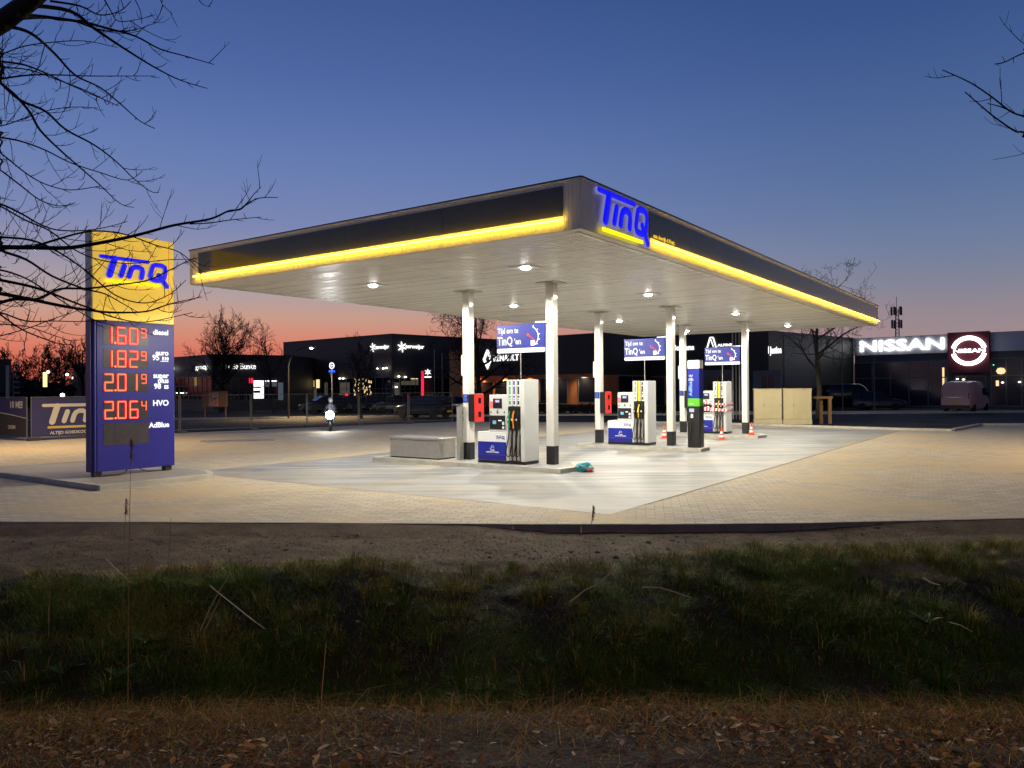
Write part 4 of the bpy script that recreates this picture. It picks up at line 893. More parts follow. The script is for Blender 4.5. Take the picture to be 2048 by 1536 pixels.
# ------------------------------------------------------------------ vehicles
def car(loc, rz, paint, label, kind='hatch', group=None, tail=False, plate=True, s=1.0):
    t = thing('parked_car' if kind != 'van' else 'parked_van', loc, rz, label, 'car' if kind != 'van' else 'van', group); t.scale = (s,s,s)
    if kind == 'van':
        low = [(-2.5,.35,1.95,.92),(-2.42,.28,2.22,.98),(-1.2,.26,2.3,1.0),(.9,.26,2.28,.99),(1.35,.28,2.05,.97),(1.9,.3,1.28,.96),(2.35,.33,1.08,.93),(2.55,.4,.85,.86)]
    elif kind == 'suv':
        low = [(-2.25,.45,.95,.80),(-2.15,.32,1.08,.88),(-1.2,.26,1.06,.92),(.9,.26,1.04,.92),(1.7,.28,.98,.90),(2.15,.32,.86,.85),(2.28,.42,.66,.74)]
    else:
        low = [(-2.05,.42,.86,.76),(-1.96,.3,.98,.84),(-1.1,.22,.95,.88),(.8,.22,.93,.88),(1.5,.24,.86,.86),(1.95,.3,.72,.80),(2.08,.4,.56,.70)]
    vs, fs = [], []
    for (x, zb, zt, hw) in low:
        h = zt-zb; tw = .80 if kind == 'van' else .90
        ring = [(.86,0),(1,.12),(1.0,.55),(.97,.80),(tw,.96),(tw-.2,1)]
        pts = [(x,-hw*a,zb+h*c) for a, c in ring]+[(x,hw*a,zb+h*c) for a, c in reversed(ring)]
        vs += pts
    n_ = 12
    for i in range(len(low)-1):
        for j in range(n_): fs.append((i*n_+j, i*n_+(j+1)%n_, (i+1)*n_+(j+1)%n_, (i+1)*n_+j))
    fs += [tuple(range(n_-1,-1,-1)), tuple(range((len(low)-1)*n_, len(low)*n_))]
    b = MB(); b.add(vs, fs, paint, True); body = b.build('body', t)
    if kind == 'van':
        for ya, yb in ((-.86,-.006),(.006,.86)):
            d_ = MB().bbox(-2.525,-2.40,ya,yb,.62,1.98,paint,.02).build('rear_door', t)
        b = MB(); b.box(-2.56,-2.45,-.93,.93,.3,.55,'black'); b.build('bumper', t)
        for y_ in (-.90,.84): MB().bbox(-2.54,-2.46,y_,y_+.06,1.0,1.45,'taillight',.01).build('tail_lamp', t)
        MB().box(-2.545,-2.524,-.5,.5,1.10,1.14,'chrome').build('trim_strip', t)
        MB().box(-2.55,-2.524,-.26,.26,.68,.79,'plate').build('number_plate', t)
        for y_ in (-1,1):
            MB().box(.35,1.25,min(y_*1.0,y_*.965),max(y_*1.0,y_*.965),1.25,1.80,'carglass').build('side_window', t)
            MB().bbox(1.15,1.35,min(y_*1.02,y_*1.2),max(y_*1.02,y_*1.2),1.2,1.5,'black',.02).build('mirror', t)
    else:
        gh = [(-2.02,.96,1.02,.70,.62),(-1.55,.97,1.42,.82,.62),(-.6,.95,1.50,.84,.66),(.25,.94,1.46,.84,.66),(1.0,.92,1.0,.80,.70)]
        if kind == 'suv': gh = [(x*1.06, a+.08, c+.18, d, e) for x, a, c, d, e in gh]
        vs, fs, n_ = [], [], 4
        for (x, za, zb, wa, wb) in gh: vs += [(x,-wa,za),(x,-wb,zb),(x,wb,zb),(x,wa,za)]
        for i in range(len(gh)-1):
            for j in range(3): fs.append((i*4+j, i*4+j+1, (i+1)*4+j+1, (i+1)*4+j))
        b = MB(); b.add(vs, fs, 'carglass'); b.build('windows', t)
        b = MB()
        for i in range(1, 3):
            (xa,_,za,_,wa),(xb,_,zb,_,wb) = gh[i], gh[i+1]
            b.add([(xa,-wa,za+.012),(xa,wa,za+.012),(xb,wb,zb+.012),(xb,-wb,zb+.012)], [(0,3,2,1)], paint)
        for sg in (-1,1):
            for i in (1,2,3): (x,za,zb,wa,wb) = gh[i]; b.tube([(x,sg*(wa+.004),za),(x,sg*(wb+.004),zb)], .03, paint, 4)
        b.build('roof', t)
        xr, xf = low[0][0], low[-1][0]
        for y_ in (-.62,.62):
            MB().bbox(xr-.01,xr+.08,y_-.12,y_+.12,.70,.84,'taillight',.01).build('tail_lamp', t)
            MB().bbox(xf-.22,xf-.04,y_-.13,y_+.13,.56,.68,'chrome',.01).build('headlight', t)
            sg = 1 if y_ > 0 else -1; MB().bbox(.62,.78,min(sg*.90,sg*1.04),max(sg*.90,sg*1.04),.92,1.05,paint,.02).build('mirror', t)
        if plate: MB().box(xr-.03,xr+.02,-.26,.26,.48,.59,'plate').build('number_plate', t); MB().box(xf-.02,xf+.03,-.26,.26,.36,.47,'plate').build('number_plate', t)
    wx = (1.55,-1.55) if kind == 'van' else ((1.38,-1.38) if kind == 'suv' else (1.25,-1.28)); wy = .90 if kind == 'van' else .82
    for x_ in wx:
        for sg in (-1,1):
            c = (x_, sg*wy-.11, .33)
            b = MB(); b.lathe([(.19,0),(.30,-.0),(.33,.03),(.33,.19),(.30,.22),(.19,.22)], 'tyre', 18, c, 'y'); w_ = b.build('wheel', t)
            b = MB(); b.lathe([(.001,.05),(.19,.03),(.19,.19),(.001,.17)], 'rim', 12, c, 'y'); b.build('rim', w_)
    return t
salmon = mat('salmon_van_paint', (.92,.50,.40,1), .35)
darkp = mat('dark_grey_paint', (.035,.037,.042,1), .2); silver = mat('silver_paint', (.28,.28,.28,1), .28, metal=.4); redp = mat('dark_red_paint', (.16,.02,.02,1), .25)
P = at(1931,823,64); car((37.4,63.6,0), math.radians(90-46), salmon, 'salmon coloured van seen from behind, parked in front of the round emblem', 'van', s=1.1)
car((31.6,72.5,0), math.radians(-28), M['carblack'], 'black van standing beside the wooden frame in front of the dealership', 'van', s=1.05)
car((33.6,70.8,0), math.radians(-24), darkp, 'dark estate car in front of the dealership windows, nose to the right', 'suv')
P = at(846,838,57.5); car((P.x,58.3,0), math.radians(150), M['carblack'], 'black car with a yellow number plate parked behind the mesh fence', 'suv', s=1.02)
row = [(648,73,darkp,'dark car at the left end of the row parked before the star showroom'),(672,75,M['carblack'],'black car parked second in the row before the star showroom'),(698,77,darkp,'dark grey car with a glowing red tail lamp in the showroom row'),(736,74,M['carblack'],'black car parked right of the bare tree before the star showroom'),(762,75,silver,'silver car in the middle of the row before the star showroom'),(790,72,darkp,'dark car parked just left of the showroom corner'),(822,74,redp,'dark red car parked behind the black car'),(889,70,silver,'pale hatchback parked beside the orange wall')]
for px, d, m_, lb in row:
    p = at(px, 800, d); car((p.x,d,0), math.radians(random.choice((200,215,240))), m_, lb, random.choice(('hatch','suv')), 'cars parked before the star showroom')
p = at(672, 789, 74.0)
for px, py, m_ in ((693,789,M['ledred']),):
    p = at(px, py, 74.5); o = MB().lathe([(.001,-.16),(.14,-.1),(.14,.1),(.001,.16)], m_, 8, tuple(p)).build('signal_lamp'); tag(o, 'small glowing red lamp among the cars before the star showroom', 'lamp')
# ------------------------------------------------------------------ mesh fence and banner fence
def panel(p, q, label, cloth=None, group='mesh fence panels round the site', h=1.98):
    p, q = Vector((*p,0)), Vector((*q,0)); d = q-p; ln = d.length-.06; a = math.atan2(d.y, d.x)
    t = thing('mesh_fence_panel' if not cloth else 'banner_fence_panel', p, a, label, 'fence panel', group)
    b = MB()
    for x_ in (.03, ln): b.tube([(x_,0,.05),(x_,0,h)], .024, 'fence', 6)
    for z_ in (.16, h-.02): b.tube([(.03,0,z_),(ln,0,z_)], .019, 'fence', 6)
    b.build('frame', t)
    b = MB()
    if not cloth:
        for k in range(1, int(ln/.14)): b.tube([(.03+k*.14,0,.16),(.03+k*.14,0,h-.02)], .0028, 'fence', 3, caps=False)
        for k in range(1, 8): b.tube([(.03,0,.16+k*.23),(ln,0,.16+k*.23)], .0028, 'fence', 3, caps=False)
        b.build('wire_mesh', t)
    b = MB(); b.bbox(-.14,.34,-.12,.12,0,.13,'blackpaint',.02); b.build('foot', t)
    return t, ln
FP = [(-19.4,37.3),(-17.3,40.2),(-14.4,42.6),(-12.0,45.2),(-9.45,47.6),(-6.6,49.2),(-3.9,50.9)]
lbs = ['mesh fence panel directly behind the price sign','mesh fence panel just right of the price sign','mesh fence panel in front of the white lit garage panel','mesh fence panel left of the scooter','mesh fence panel behind the steel box, right of the scooter','mesh fence panel in front of the black car, ending at the orange wall']
for i in range(len(FP)-1): panel(FP[i], FP[i+1], lbs[i])
cl1 = mat('banner_cloth_navy', (.030,.028,.11,1), .8); cl2 = mat('banner_cloth_dark', (.030,.027,.026,1), .8); cw = mat('banner_white', (.55,.50,.43,1), .8); cy = mat('banner_yellow', (.55,.38,.09,1), .8)
t, ln = panel((-24.9,36.6), (-21.72,34.6), 'banner fence panel at the left edge with a white curve', True, 'banner fence panels')
b = MB(); b.box(.05,ln-.02,-.03,-.022,.2,1.93,cl1); c = b.build('banner_cloth', t)
pts = [(.05,.2),(ln-.02,.2),(ln-.02,1.02)]+[(ln-.02-(ln-.07)*k/10, 1.02+.26*math.sin(PI/2*k/10)) for k in range(1,11)]
b = MB(); b.xz(pts, -.036, -.031, cl2); b.build('dark_field', c)
b = MB(); b.tube([(x_,-.04,z_) for x_, z_ in pts[2:]], .018, cw, 5, flat=(1,.2,1)); b.build('curve_line', c)
text('10 MEI', .42, cw, c, (ln-.30,-.038,1.48), 0, 'RIGHT', .012); text('OXEM', .24, cw, c, (ln-.95,-.040,.52), 0, 'RIGHT', .004)
t, ln = panel((-21.62,34.65), (-19.45,37.25), 'blue banner fence panel with a white word beside the price sign', True, 'banner fence panels')
b = MB(); b.box(.05,ln-.02,-.03,-.022,.2,1.93,cl1); c = b.build('banner_cloth', t)
logo(c, 3.0, (.52,-.04,1.58), Matrix.Identity(4), cw, cy, .05)
text('ALTIJD GOEDKOOP TANKEN', .19, cw, c, (.78,-.036,.26), 0, 'LEFT', .004)
# ------------------------------------------------------------------ scooter and rider
t = thing('motor_scooter', (-9.72,41.3,0), math.radians(-80), 'scooter with a dazzling headlight riding towards the pumps', 'scooter')
b = MB()
for x_ in (.62,-.62): b.lathe([(.12,-.05),(.22,-.055),(.25,0),(.22,.055),(.12,.05)], 'tyre', 16, (x_,0,.25), 'y')
b.build('wheel', t)
b = MB(); b.tube([(-.8,0,.55),(-.5,0,.72),(-.1,0,.68),(.05,0,.35),(.3,0,.33),(.42,0,.6),(.52,0,.95)], [.10,.16,.17,.13,.12,.13,.09], 'carblack', 10); b.tube([(.62,0,.28),(.5,0,.9)], .035, 'black', 6); b.build('body', t)
b = MB(); b.tube([(.45,-.33,1.02),(.5,0,1.04),(.45,.33,1.02)], .02, 'black', 6); b.build('handlebar', t)
b = MB(); b.lathe([(.001,.10),(.14,.07),(.21,0),(.15,-.05)], glow('scooter_headlight', (.95,.97,1,1), 120), 14, (.60,0,.87), 'x'); b.build('headlight', t)
hl_ = bpy.data.lights.new('headlight_beam','SPOT'); hl_.energy = 300; hl_.spot_size = math.radians(46); hl_.spot_blend = .8; hl_.shadow_soft_size = .06; hl_.color = (.9,.95,1)
ho = bpy.data.objects.new('headlight_beam', hl_); COL.objects.link(ho); ho.parent = t; ho.location = (.7,0,.87); ho.rotation_euler = (0, -PI/2+.12, PI) ; ho.rotation_euler = Vector((1,0,-.2)).to_track_quat('-Z','Y').to_euler()
def skin_person(name, J, E, R, m):
    me = bpy.data.meshes.new(name); me.from_pydata(J, E, []); o = bpy.data.objects.new(name, me); COL.objects.link(o)
    md = o.modifiers.new('skin','SKIN'); 
    for i, v in enumerate(me.skin_vertices[0].data): v.radius = (R[i],R[i]); v.use_root = (i == 0)
    s = o.modifiers.new('s','SUBSURF'); s.levels = 1; s.render_levels = 1
    dg = bpy.context.evaluated_depsgraph_get(); m2 = bpy.data.meshes.new_from_object(o.evaluated_get(dg)); bpy.data.objects.remove(o)
    m2.materials.clear(); m2.materials.append(m); r = bpy.data.objects.new(name, m2); COL.objects.link(r); return r
J = [(-.25,0,.85),(-.22,0,1.05),(-.15,0,1.28),(-.1,0,1.42),(-.08,0,1.52),(-.07,0,1.63),
     (-.13,-.19,1.36),(.08,-.27,1.16),(.40,-.28,1.05),(.47,-.28,1.03),(-.13,.19,1.36),(.08,.27,1.16),(.40,.28,1.05),(.47,.28,1.03),
     (-.2,-.11,.82),(.12,-.16,.80),(.18,-.15,.45),(.30,-.15,.40),(-.2,.11,.82),(.12,.16,.80),(.18,.15,.45),(.30,.15,.40)]
E = [(0,1),(1,2),(2,3),(3,4),(4,5),(2,6),(6,7),(7,8),(8,9),(2,10),(10,11),(11,12),(12,13),(0,14),(14,15),(15,16),(16,17),(0,18),(18,19),(19,20),(20,21)]
R = [.15,.14,.17,.10,.06,.09,.085,.06,.045,.04,.085,.06,.045,.04,.12,.09,.065,.05,.12,.09,.065,.05]
pr = thing('person', (-9.72,41.3,0), math.radians(-80), 'rider in dark clothes and helmet sitting on the scooter', 'person')
o = skin_person('body', J, E, R, mat('dark_jacket', (.03,.032,.04,1), .8)); o.parent = pr
b = MB(); b.lathe([(.02,-.13),(.10,-.11),(.135,-.03),(.135,.04),(.10,.11),(.02,.14)], mat('helmet', (.25,.25,.26,1), .25), 16, (-.06,0,1.66)); b.build('helmet', pr)
# ------------------------------------------------------------------ beige cabinets, wooden frame, poles, lamps
a_ = math.atan2(-.72, 3.15)
for k, (lb) in enumerate(('beige utility cabinet, the left one of the pair, with a small warning mark','beige utility cabinet, the right one of the pair, next to the wooden frame')):
    t = thing('utility_cabinet', Vector((14.12,45.1,0))+Vector((math.cos(a_),math.sin(a_),0))*k*1.63, a_, lb, 'cabinet', 'beige utility cabinets')
    MB().bbox(-.01,1.58,-.02,.62,0,.28,'beige',.01).build('plinth', t)
    b = MB(); b.bbox(.01,1.56,0,.6,.28,2.02,'beige',.015); b.build('body', t)
    b = MB(); b.bbox(-.01,1.58,-.03,.63,2.02,2.08,'beige',.01); b.build('roof', t)
    for i, (xa, xb) in enumerate(((.03,.60),(.615,1.54))):
        b = MB(); b.bbox(xa,xb,-.018,.0,.34,1.98,'beige',.006); d_ = b.build('door', t); MB().box(xb-.05,xb-.03,-.03,-.018,1.05,1.2,'greyframe').build('handle', d_)
    if k == 0: MB().xz([(.14,1.72),(.24,1.72),(.19,1.80)], -.021, -.0185, 'yel2').build('warning_mark', t)
t = thing('wooden_frame', (17.35,45.3,0), -.12, 'wooden post frame with a top beam beside the beige cabinets', 'wooden frame')
for x_, y_ in ((.75,.35),(1.15,0)): MB().box(x_,x_+.17,y_-.085,y_+.085,0,1.46,'wood').build('post', t)
MB().box(-.05,1.38,-.1,.1,1.46,1.60,'wood').build('beam', t); MB().box(.6,1.4,.25,.45,1.46,1.60,'wood').build('beam', t)
def pole(px, py_top, d, label, m='galv', r=.05, grp='flagpoles before the showrooms'):
    p = at(px, py_top, d); t = thing('flagpole', (p.x, d, 0), 0, label, 'pole', grp)
    MB().tube([(0,0,0),(0,0,p.z)], [r, r*.6], m, 8).build('shaft', t); MB().lathe([(.001,-.05),(.06,0),(.001,.06)], m, 8, (0,0,p.z)).build('finial', t)
pole(868.5, 700, 74, 'grey flagpole left of the orange wall'); pole(884, 706, 72, 'flagpole closest to the orange wall on its left')
gp = mat('warm_white_pole', (.55,.50,.38,1), .4)
pole(1464.5, 640, 52, 'pale flagpole just right of the farthest pump', gp); pole(1471, 640, 53, 'pale flagpole in the middle of three beside the last column', gp, .045); pole(1478, 640, 51.5, 'pale flagpole nearest to the last column', gp, .045)
pole(1684, 655, 66, 'thin dark flagpole left of the large white letters', 'greyframe', .05)
t = thing('light_column', (at(845,760,70).x,70,0), 0, 'glowing red vertical light column before the star showroom', 'light column')
p = at(845,742,70); MB().tube([(0,0,1.3),(0,0,p.z)], .12, 'ledred', 12).build('red_tube', t); MB().tube([(0,0,0),(0,0,1.5)], .12, 'black', 10).build('base', t)
t = thing('totem_sign', (at(856,760,71).x,71,0), 0, 'dark totem with a small white star beside the red light column', 'sign')
MB().box(-.45,.45,-.1,.1,0,4.2,'cladblack').build('board', t); Fx = Facade(t, (at(856,760,71).x-.45,70.9), (at(856,760,71).x+.45,70.9)); 
b = MB()
for k in range(6):
    a = PI/2+k*PI/3; b.tube([(.0,-.14,3.75),(.3*math.cos(a),-.14,3.75+.3*math.sin(a))], [.09,.03], 'ledwhite', 5)
b.build('star_emblem', t); MB().box(-.32,.32,-.14,-.11,3.25,3.36,'ledwhite').build('word_line', t)
def sodium(name): return bpy.data.materials.get(name) or glow(name, (1,.78,.45,1), 26)
def street_lamp(base, h, arm, direction, label, lit=0, col=(1,.72,.38), head_m=None, cone=150):
    t = thing('street_lamp', base, 0, label, 'street lamp'); dx, dy = direction
    b = MB(); P = [(0,0,0),(0,0,h*.72)]
    for k in range(1, 7): a = PI/2*k/6; P.append((dx*arm*(1-math.cos(a)), dy*arm*(1-math.cos(a)), h*.72+h*.28*math.sin(a)))
    b.tube(P, [.08]+[.055]*(len(P)-1), 'blackpaint', 8); b.build('pole', t)
    hx, hy = dx*(arm+.25), dy*(arm+.25)
    b = MB(); b.tube([(dx*(arm-.05),dy*(arm-.05),h),(dx*(arm+.6),dy*(arm+.6),h+.01)], [.06,.10], 'greyframe', 8, flat=(1,1,.5) if False else None); hd = b.build('lamp_head', t)
    b = MB(); b.lathe([(.001,-.10),(.10,-.07),(.14,0),(.001,.01)], head_m or sodium('lamp_glass'), 10, (hx,hy,h-.05)); b.build('lamp_glass', hd)
    if lit:
        l = bpy.data.lights.new('street_light','SPOT'); l.energy = lit; l.color = col; l.spot_size = math.radians(cone); l.spot_blend = .5; l.shadow_soft_size = .15
        l.spot_blend = .9; lo = bpy.data.objects.new('street_light', l); COL.objects.link(lo); lo.parent = t; lo.location = (hx,hy,h-.2)
    return t
street_lamp((at(577,800,60).x,60,0), at(625,697,60).z+.1, 1.55, (1,0), 'curved street lamp with a warm light before the dark showroom', 6500)
p = at(70,492,30); street_lamp((p.x-3.35,30,0), p.z, 3.1, (1,0), 'street lamp behind the bare branches, left of the price sign', 3200, head_m=glow('white_lamp_glass',(1,.95,.85,1),40))
street_lamp((62,47,0), 8.2, 1.6, (-.7,.7), 'added unseen street lamp beyond the right edge, brightening the dealership forecourt', 16000, (1,.74,.48))  # added lamp out of view, lifts the van and dealer front
street_lamp((25,18,0), 8.2, 1.6, (-.6,.8), 'street lamp beyond the right edge lighting the sandy paving', 9500, (1,.74,.42))
street_lamp((1.5,-10,.5), 6.2, 1.5, (-.1,.99), 'street lamp on the near verge behind the viewer', 13500, (1,.56,.18), cone=155)
p = at(1748,712,66); t = thing('park_lamp', (p.x,66,0), 0, 'unlit post lamp with a flat square head before the dealership windows', 'street lamp')
MB().tube([(0,0,0),(0,0,p.z-.05)], .06, 'greyframe', 8).build('pole', t); MB().bbox(-.35,.35,-.35,.35,p.z-.05,p.z+.10,'greyframe',.03).build('lamp_head', t)
# round illuminated sign with a blue plate
p = at(664,734,60); t = thing('traffic_sign', (p.x,60,0), 0, 'round white lit sign over a small blue plate on a pole', 'traffic sign')
MB().tube([(0,0,0),(0,0,p.z+.3)], .04, 'galv', 8).build('pole', t)
b = MB(); P = [(.17*math.cos(a),-.06,p.z+.1+.22*math.sin(a)) for a in np.linspace(0,2*PI,17)]; b.tube(P, .035, 'ledwhite', 6); b.build('ring', t); MB().box(-.08,.08,-.07,-.03,p.z+.07,p.z+.13,'ledwhite').build('bar', t)
b = MB(); b.bbox(-.24,.24,-.07,-.03,p.z-.42,p.z-.26,glow('blue_lit_plate',(.02,.12,1,1),1.4),.01); b.build('plate', t)
# cell mast far behind
p = at(1793,605,200); t = thing('antenna_mast', (p.x,200,0), 0, 'distant lattice mast with antennas above the dealership roof', 'mast')
b = MB()
for sx_, sy_ in ((-.5,-.3),(.5,-.3),(0,.5)): b.tube([(sx_*1.6,sy_*1.6,0),(sx_*.7,sy_*.7,p.z-1.5)], .10, 'greyframe', 5)
for k in range(24):
    z_ = k*.9; s_ = 1.6-.9*z_/p.z; b.tube([(-.5*s_,-.3*s_,z_),(.5*s_,-.3*s_,z_+.9)], .05, 'greyframe', 4); b.tube([(.5*s_,-.3*s_,z_),(0,.5*s_,z_+.9)], .05, 'greyframe', 4)
b.tube([(0,0,p.z-1.5),(0,0,p.z+1.5)], .07, 'greyframe', 5); b.build('lattice', t)
for zc, n_ in ((p.z-2.2, 5), (p.z-5.6, 4)):
    for k in range(n_):
        a = 2*PI*k/n_; MB().bbox(math.cos(a)*1.2-.22, math.cos(a)*1.2+.22, math.sin(a)*1.2-.15, math.sin(a)*1.2+.15, zc-1.1, zc+1.1, 'greyframe', .03).build('antenna', t)
b = MB(); 
for z_ in (p.z-2.2,p.z-5.6): b.tube([(-1.2,0,z_),(1.2,0,z_)], .06, 'greyframe', 4); b.tube([(0,-1.2,z_),(0,1.2,z_)], .06, 'greyframe', 4)
b.build('crossarm', t)
# tall sign post and lit board at the far left; info stand behind the fence
p = at(15,718,60); t = thing('sign_tower', (p.x,60,0), 0, 'tall dark board on a pale post above the banner fence', 'sign')
MB().tube([(0,0,0),(0,0,p.z-.5)], .12, gp, 10).build('post', t); MB().box(-1.4,.1,.1,.3,p.z-2.6,p.z,'cladblack').build('board', t)
b = MB(); 
for k in range(6): b.box(.45,.9,0,.05,p.z-.6-k*.42,p.z-.45-k*.42,'greyframe')
b.box(.4,.44,0,.05,0,p.z-.3,'greyframe'); b.build('side_plates', t)
p = at(89,748,90); o = MB().box(p.x-.18,p.x+.18,90,90.2,p.z-1.5,p.z+.2,glow('yellow_sign_light',(1,.8,.25,1),2.2)).build('lit_pillar_sign'); tag(o, 'thin bright yellow vertical sign among the distant trees', 'sign')
t = thing('notice_board', (at(429,800,62).x,62,0), .05, 'wooden notice board with a white poster behind the mesh fence', 'notice board')
wd = mat('board_wood', (.30,.15,.08,1), .7); MB().box(-1.0,1.0,0,.1,.9,2.15,wd).build('board', t); MB().box(-.45,.3,-.02,0,.95,2.05,mat('poster',(.62,.36,.24,1),.6)).build('poster', t)
b = MB(); b.tube([(-.3,-.03,1.9),(-.15,-.03,1.35)], .03, 'black', 4); b.tube([(-.05,-.03,1.5),(.2,-.03,1.62)], .05, 'black', 4); b.tube([(.05,-.03,1.15),(.2,-.03,1.25)], .05, 'red', 4); b.build('poster_print', t)
for x_ in (-.85,.8): MB().box(x_,x_+.08,.1,.18,0,2.15,wd).build('post', t)
# distant points of light
for i, (px, py, d, lb) in enumerate(((97,744,110,'white distant lamp at the upper left of the far trees'),(135,749,112,'yellowish distant lamp in front of the far trees'),(148,756,112,'small white distant lamp close to the price sign'),(126,790,80,'small low white lamp above the banner fence'))):
    p = at(px, py, d); t = thing('distant_lamp', (p.x,d,0), 0, lb, 'street lamp'); MB().tube([(0,0,0),(0,0,p.z)], .05, 'greyframe', 5).build('pole', t)
    MB().lathe([(.001,-.2),(.2,-.1),(.2,.1),(.001,.2)], 'lamp', 8, (0,-.1,p.z)).build('bulb', t)
# ================================================================== TREES AND PLANTS
def grow(b, p, d, ln, r, lvl, cfg):
    k = 4 if lvl <= 1 else 3; pts = [p.copy()]; d = d.normalized(); rs = [r]
    for i in range(k):
        d = (d+Vector((random.gauss(0,1),random.gauss(0,1),random.gauss(0,1)))*cfg['wob']+Vector((0,0,cfg['up']))*(1 if lvl else .2)).normalized()
        p = p+d*ln/k; pts.append(p.copy()); rs.append(max(cfg['rmin'], r*(1-.75*(i+1)/k)))
    b[min(lvl,1)].tube(pts, rs, cfg['mat'] if lvl < 2 else cfg.get('twig','twig'), 6 if lvl == 0 else (4 if lvl == 1 else 3), caps=False)
    if lvl >= cfg['lv']: return
    n = cfg['n'][lvl]
    for i in range(n):
        t = cfg['start'] + (1-cfg['start'])*(i+random.random())/n if lvl == 0 else .2+.8*(i+random.random())/n
        f = t*k; j = min(int(f), k-1); q = pts[j].lerp(pts[j+1], f-j); dd = (pts[j+1]-pts[j]).normalized()
        a = random.uniform(0, 2*PI)+i*2.4; perp = dd.cross(Vector((math.cos(a),math.sin(a),.3))).normalized()
        an = math.radians(random.uniform(*cfg['ang'])); nd = dd*math.cos(an)+perp*math.sin(an)
        grow(b, q, nd, ln*cfg['ratio'][lvl]*(1-.45*t if lvl == 0 else random.uniform(.7,1.1)), max(cfg['rmin'], r*(1-.7*t)*.6), lvl+1, cfg)
def tree(loc, h, tr, cfg, label, name='bare_tree', group='bare winter trees'):
    t = thing(name, loc, 0, label, 'tree', group); bs = [MB(), MB()]
    grow(bs, Vector((0,0,0)), Vector((cfg.get('lean',0),0,1)), h*cfg['trunk'], tr, 0, cfg)
    bs[0].build('trunk', t); bs[1].build('crown', t); return t
BUSHY = dict(wob=.10, up=.10, rmin=.013, mat='bark', lv=4, n=(20,8,6,4), start=.20, ang=(25,55), ratio=(.62,.5,.5,.5), trunk=.82)
SPARSE = dict(wob=.16, up=.10, rmin=.016, mat='bark', lv=3, n=(10,6,5), start=.35, ang=(35,65), ratio=(.55,.5,.5), trunk=.85)
SPREAD = dict(wob=.14, up=.06, rmin=.014, mat='bark', lv=4, n=(11,6,5,3), start=.38, ang=(45,80), ratio=(.72,.52,.5,.5), trunk=.8)
random.seed(21)
def gt(px, d): return (at(px, 780, d).x, d, 0)
tree(gt(441,78), 8.9, .26, BUSHY, 'dense bushy bare tree standing in front of the dark garage')
tree(gt(548,72), 8.0, .15, SPARSE, 'thin open bare tree left of the star showroom against the orange sky')
tree(gt(722,58), 5.4, .16, dict(SPARSE, n=(12,6,5)), 'small bare tree in front of the golden lit windows of the star showroom')
tree(gt(955,62), 8.8, .28, dict(BUSHY, ang=(40,70), ratio=(.72,.5,.5,.5), n=(14,7,5,4)), 'broad bare tree behind the nearest left column')
tree(gt(716,112), 8.6, .2, BUSHY, 'bare treetop just showing above the roof of the star showroom')
M['twig2'] = mat('brown_twig', (.075,.055,.038,1), .9)
tree(gt(1636,50), 9.6, .21, dict(SPREAD, mat='bark2', twig='twig2', rmin=.009, wob=.11), 'large spreading bare tree with a mossy trunk beside the beige cabinets')
random.seed(5)
for px, d, h, lb in ((-12,120,11.5,'bare tree at the extreme left edge of the far tree row'),(34,125,10.5,'bare tree above the banner fence in the far row'),(84,130,11,'pointed bare tree in the middle of the far tree row'),(128,118,9.5,'bare tree behind the yellow lamp in the far row'),(164,105,11.5,'tall bare tree half hidden by the price sign'),(372,125,7.0,'bare tree between price sign and dense bushy tree'),(56,138,9,'small bare tree filling a gap left of the pointed one'),(108,140,9.5,'small bare tree filling a gap right of the pointed one')):
    tree(gt(px,d), h*.84, .22, dict(BUSHY, rmin=.03, n=(12,6,4,3)), lb, group='far row of bare trees')
# dark woodland mass below the far tree row
def thicket(name, x0, x1, y0, y1, h, n, label, s=.5):
    x = rng.uniform(x0,x1,n); y = rng.uniform(y0,y1,n); top = h*(.75+.25*fbm(x, y*0, 41, 4, .25)); z = top*rng.uniform(0,1,n)**.6
    P = np.stack([x,y,z],-1)[:,None,:]+rng.normal(0,s,(n,3,3)); F = np.arange(n*3).reshape(-1,3)
    tag(tri_mesh(name, P.reshape(-1,3), F, np.zeros(n), [M['twig']]), label, 'woodland', kind='stuff')
thicket('far_woodland', -115, -36, 108, 122, 4.9, 9000, 'dark mass of distant shrubs under the far tree row', .45)
thicket('hedge', -5.5, 13, 65.6, 66.4, .9, 2600, 'low dark hedge along the car park before the showrooms', .13)
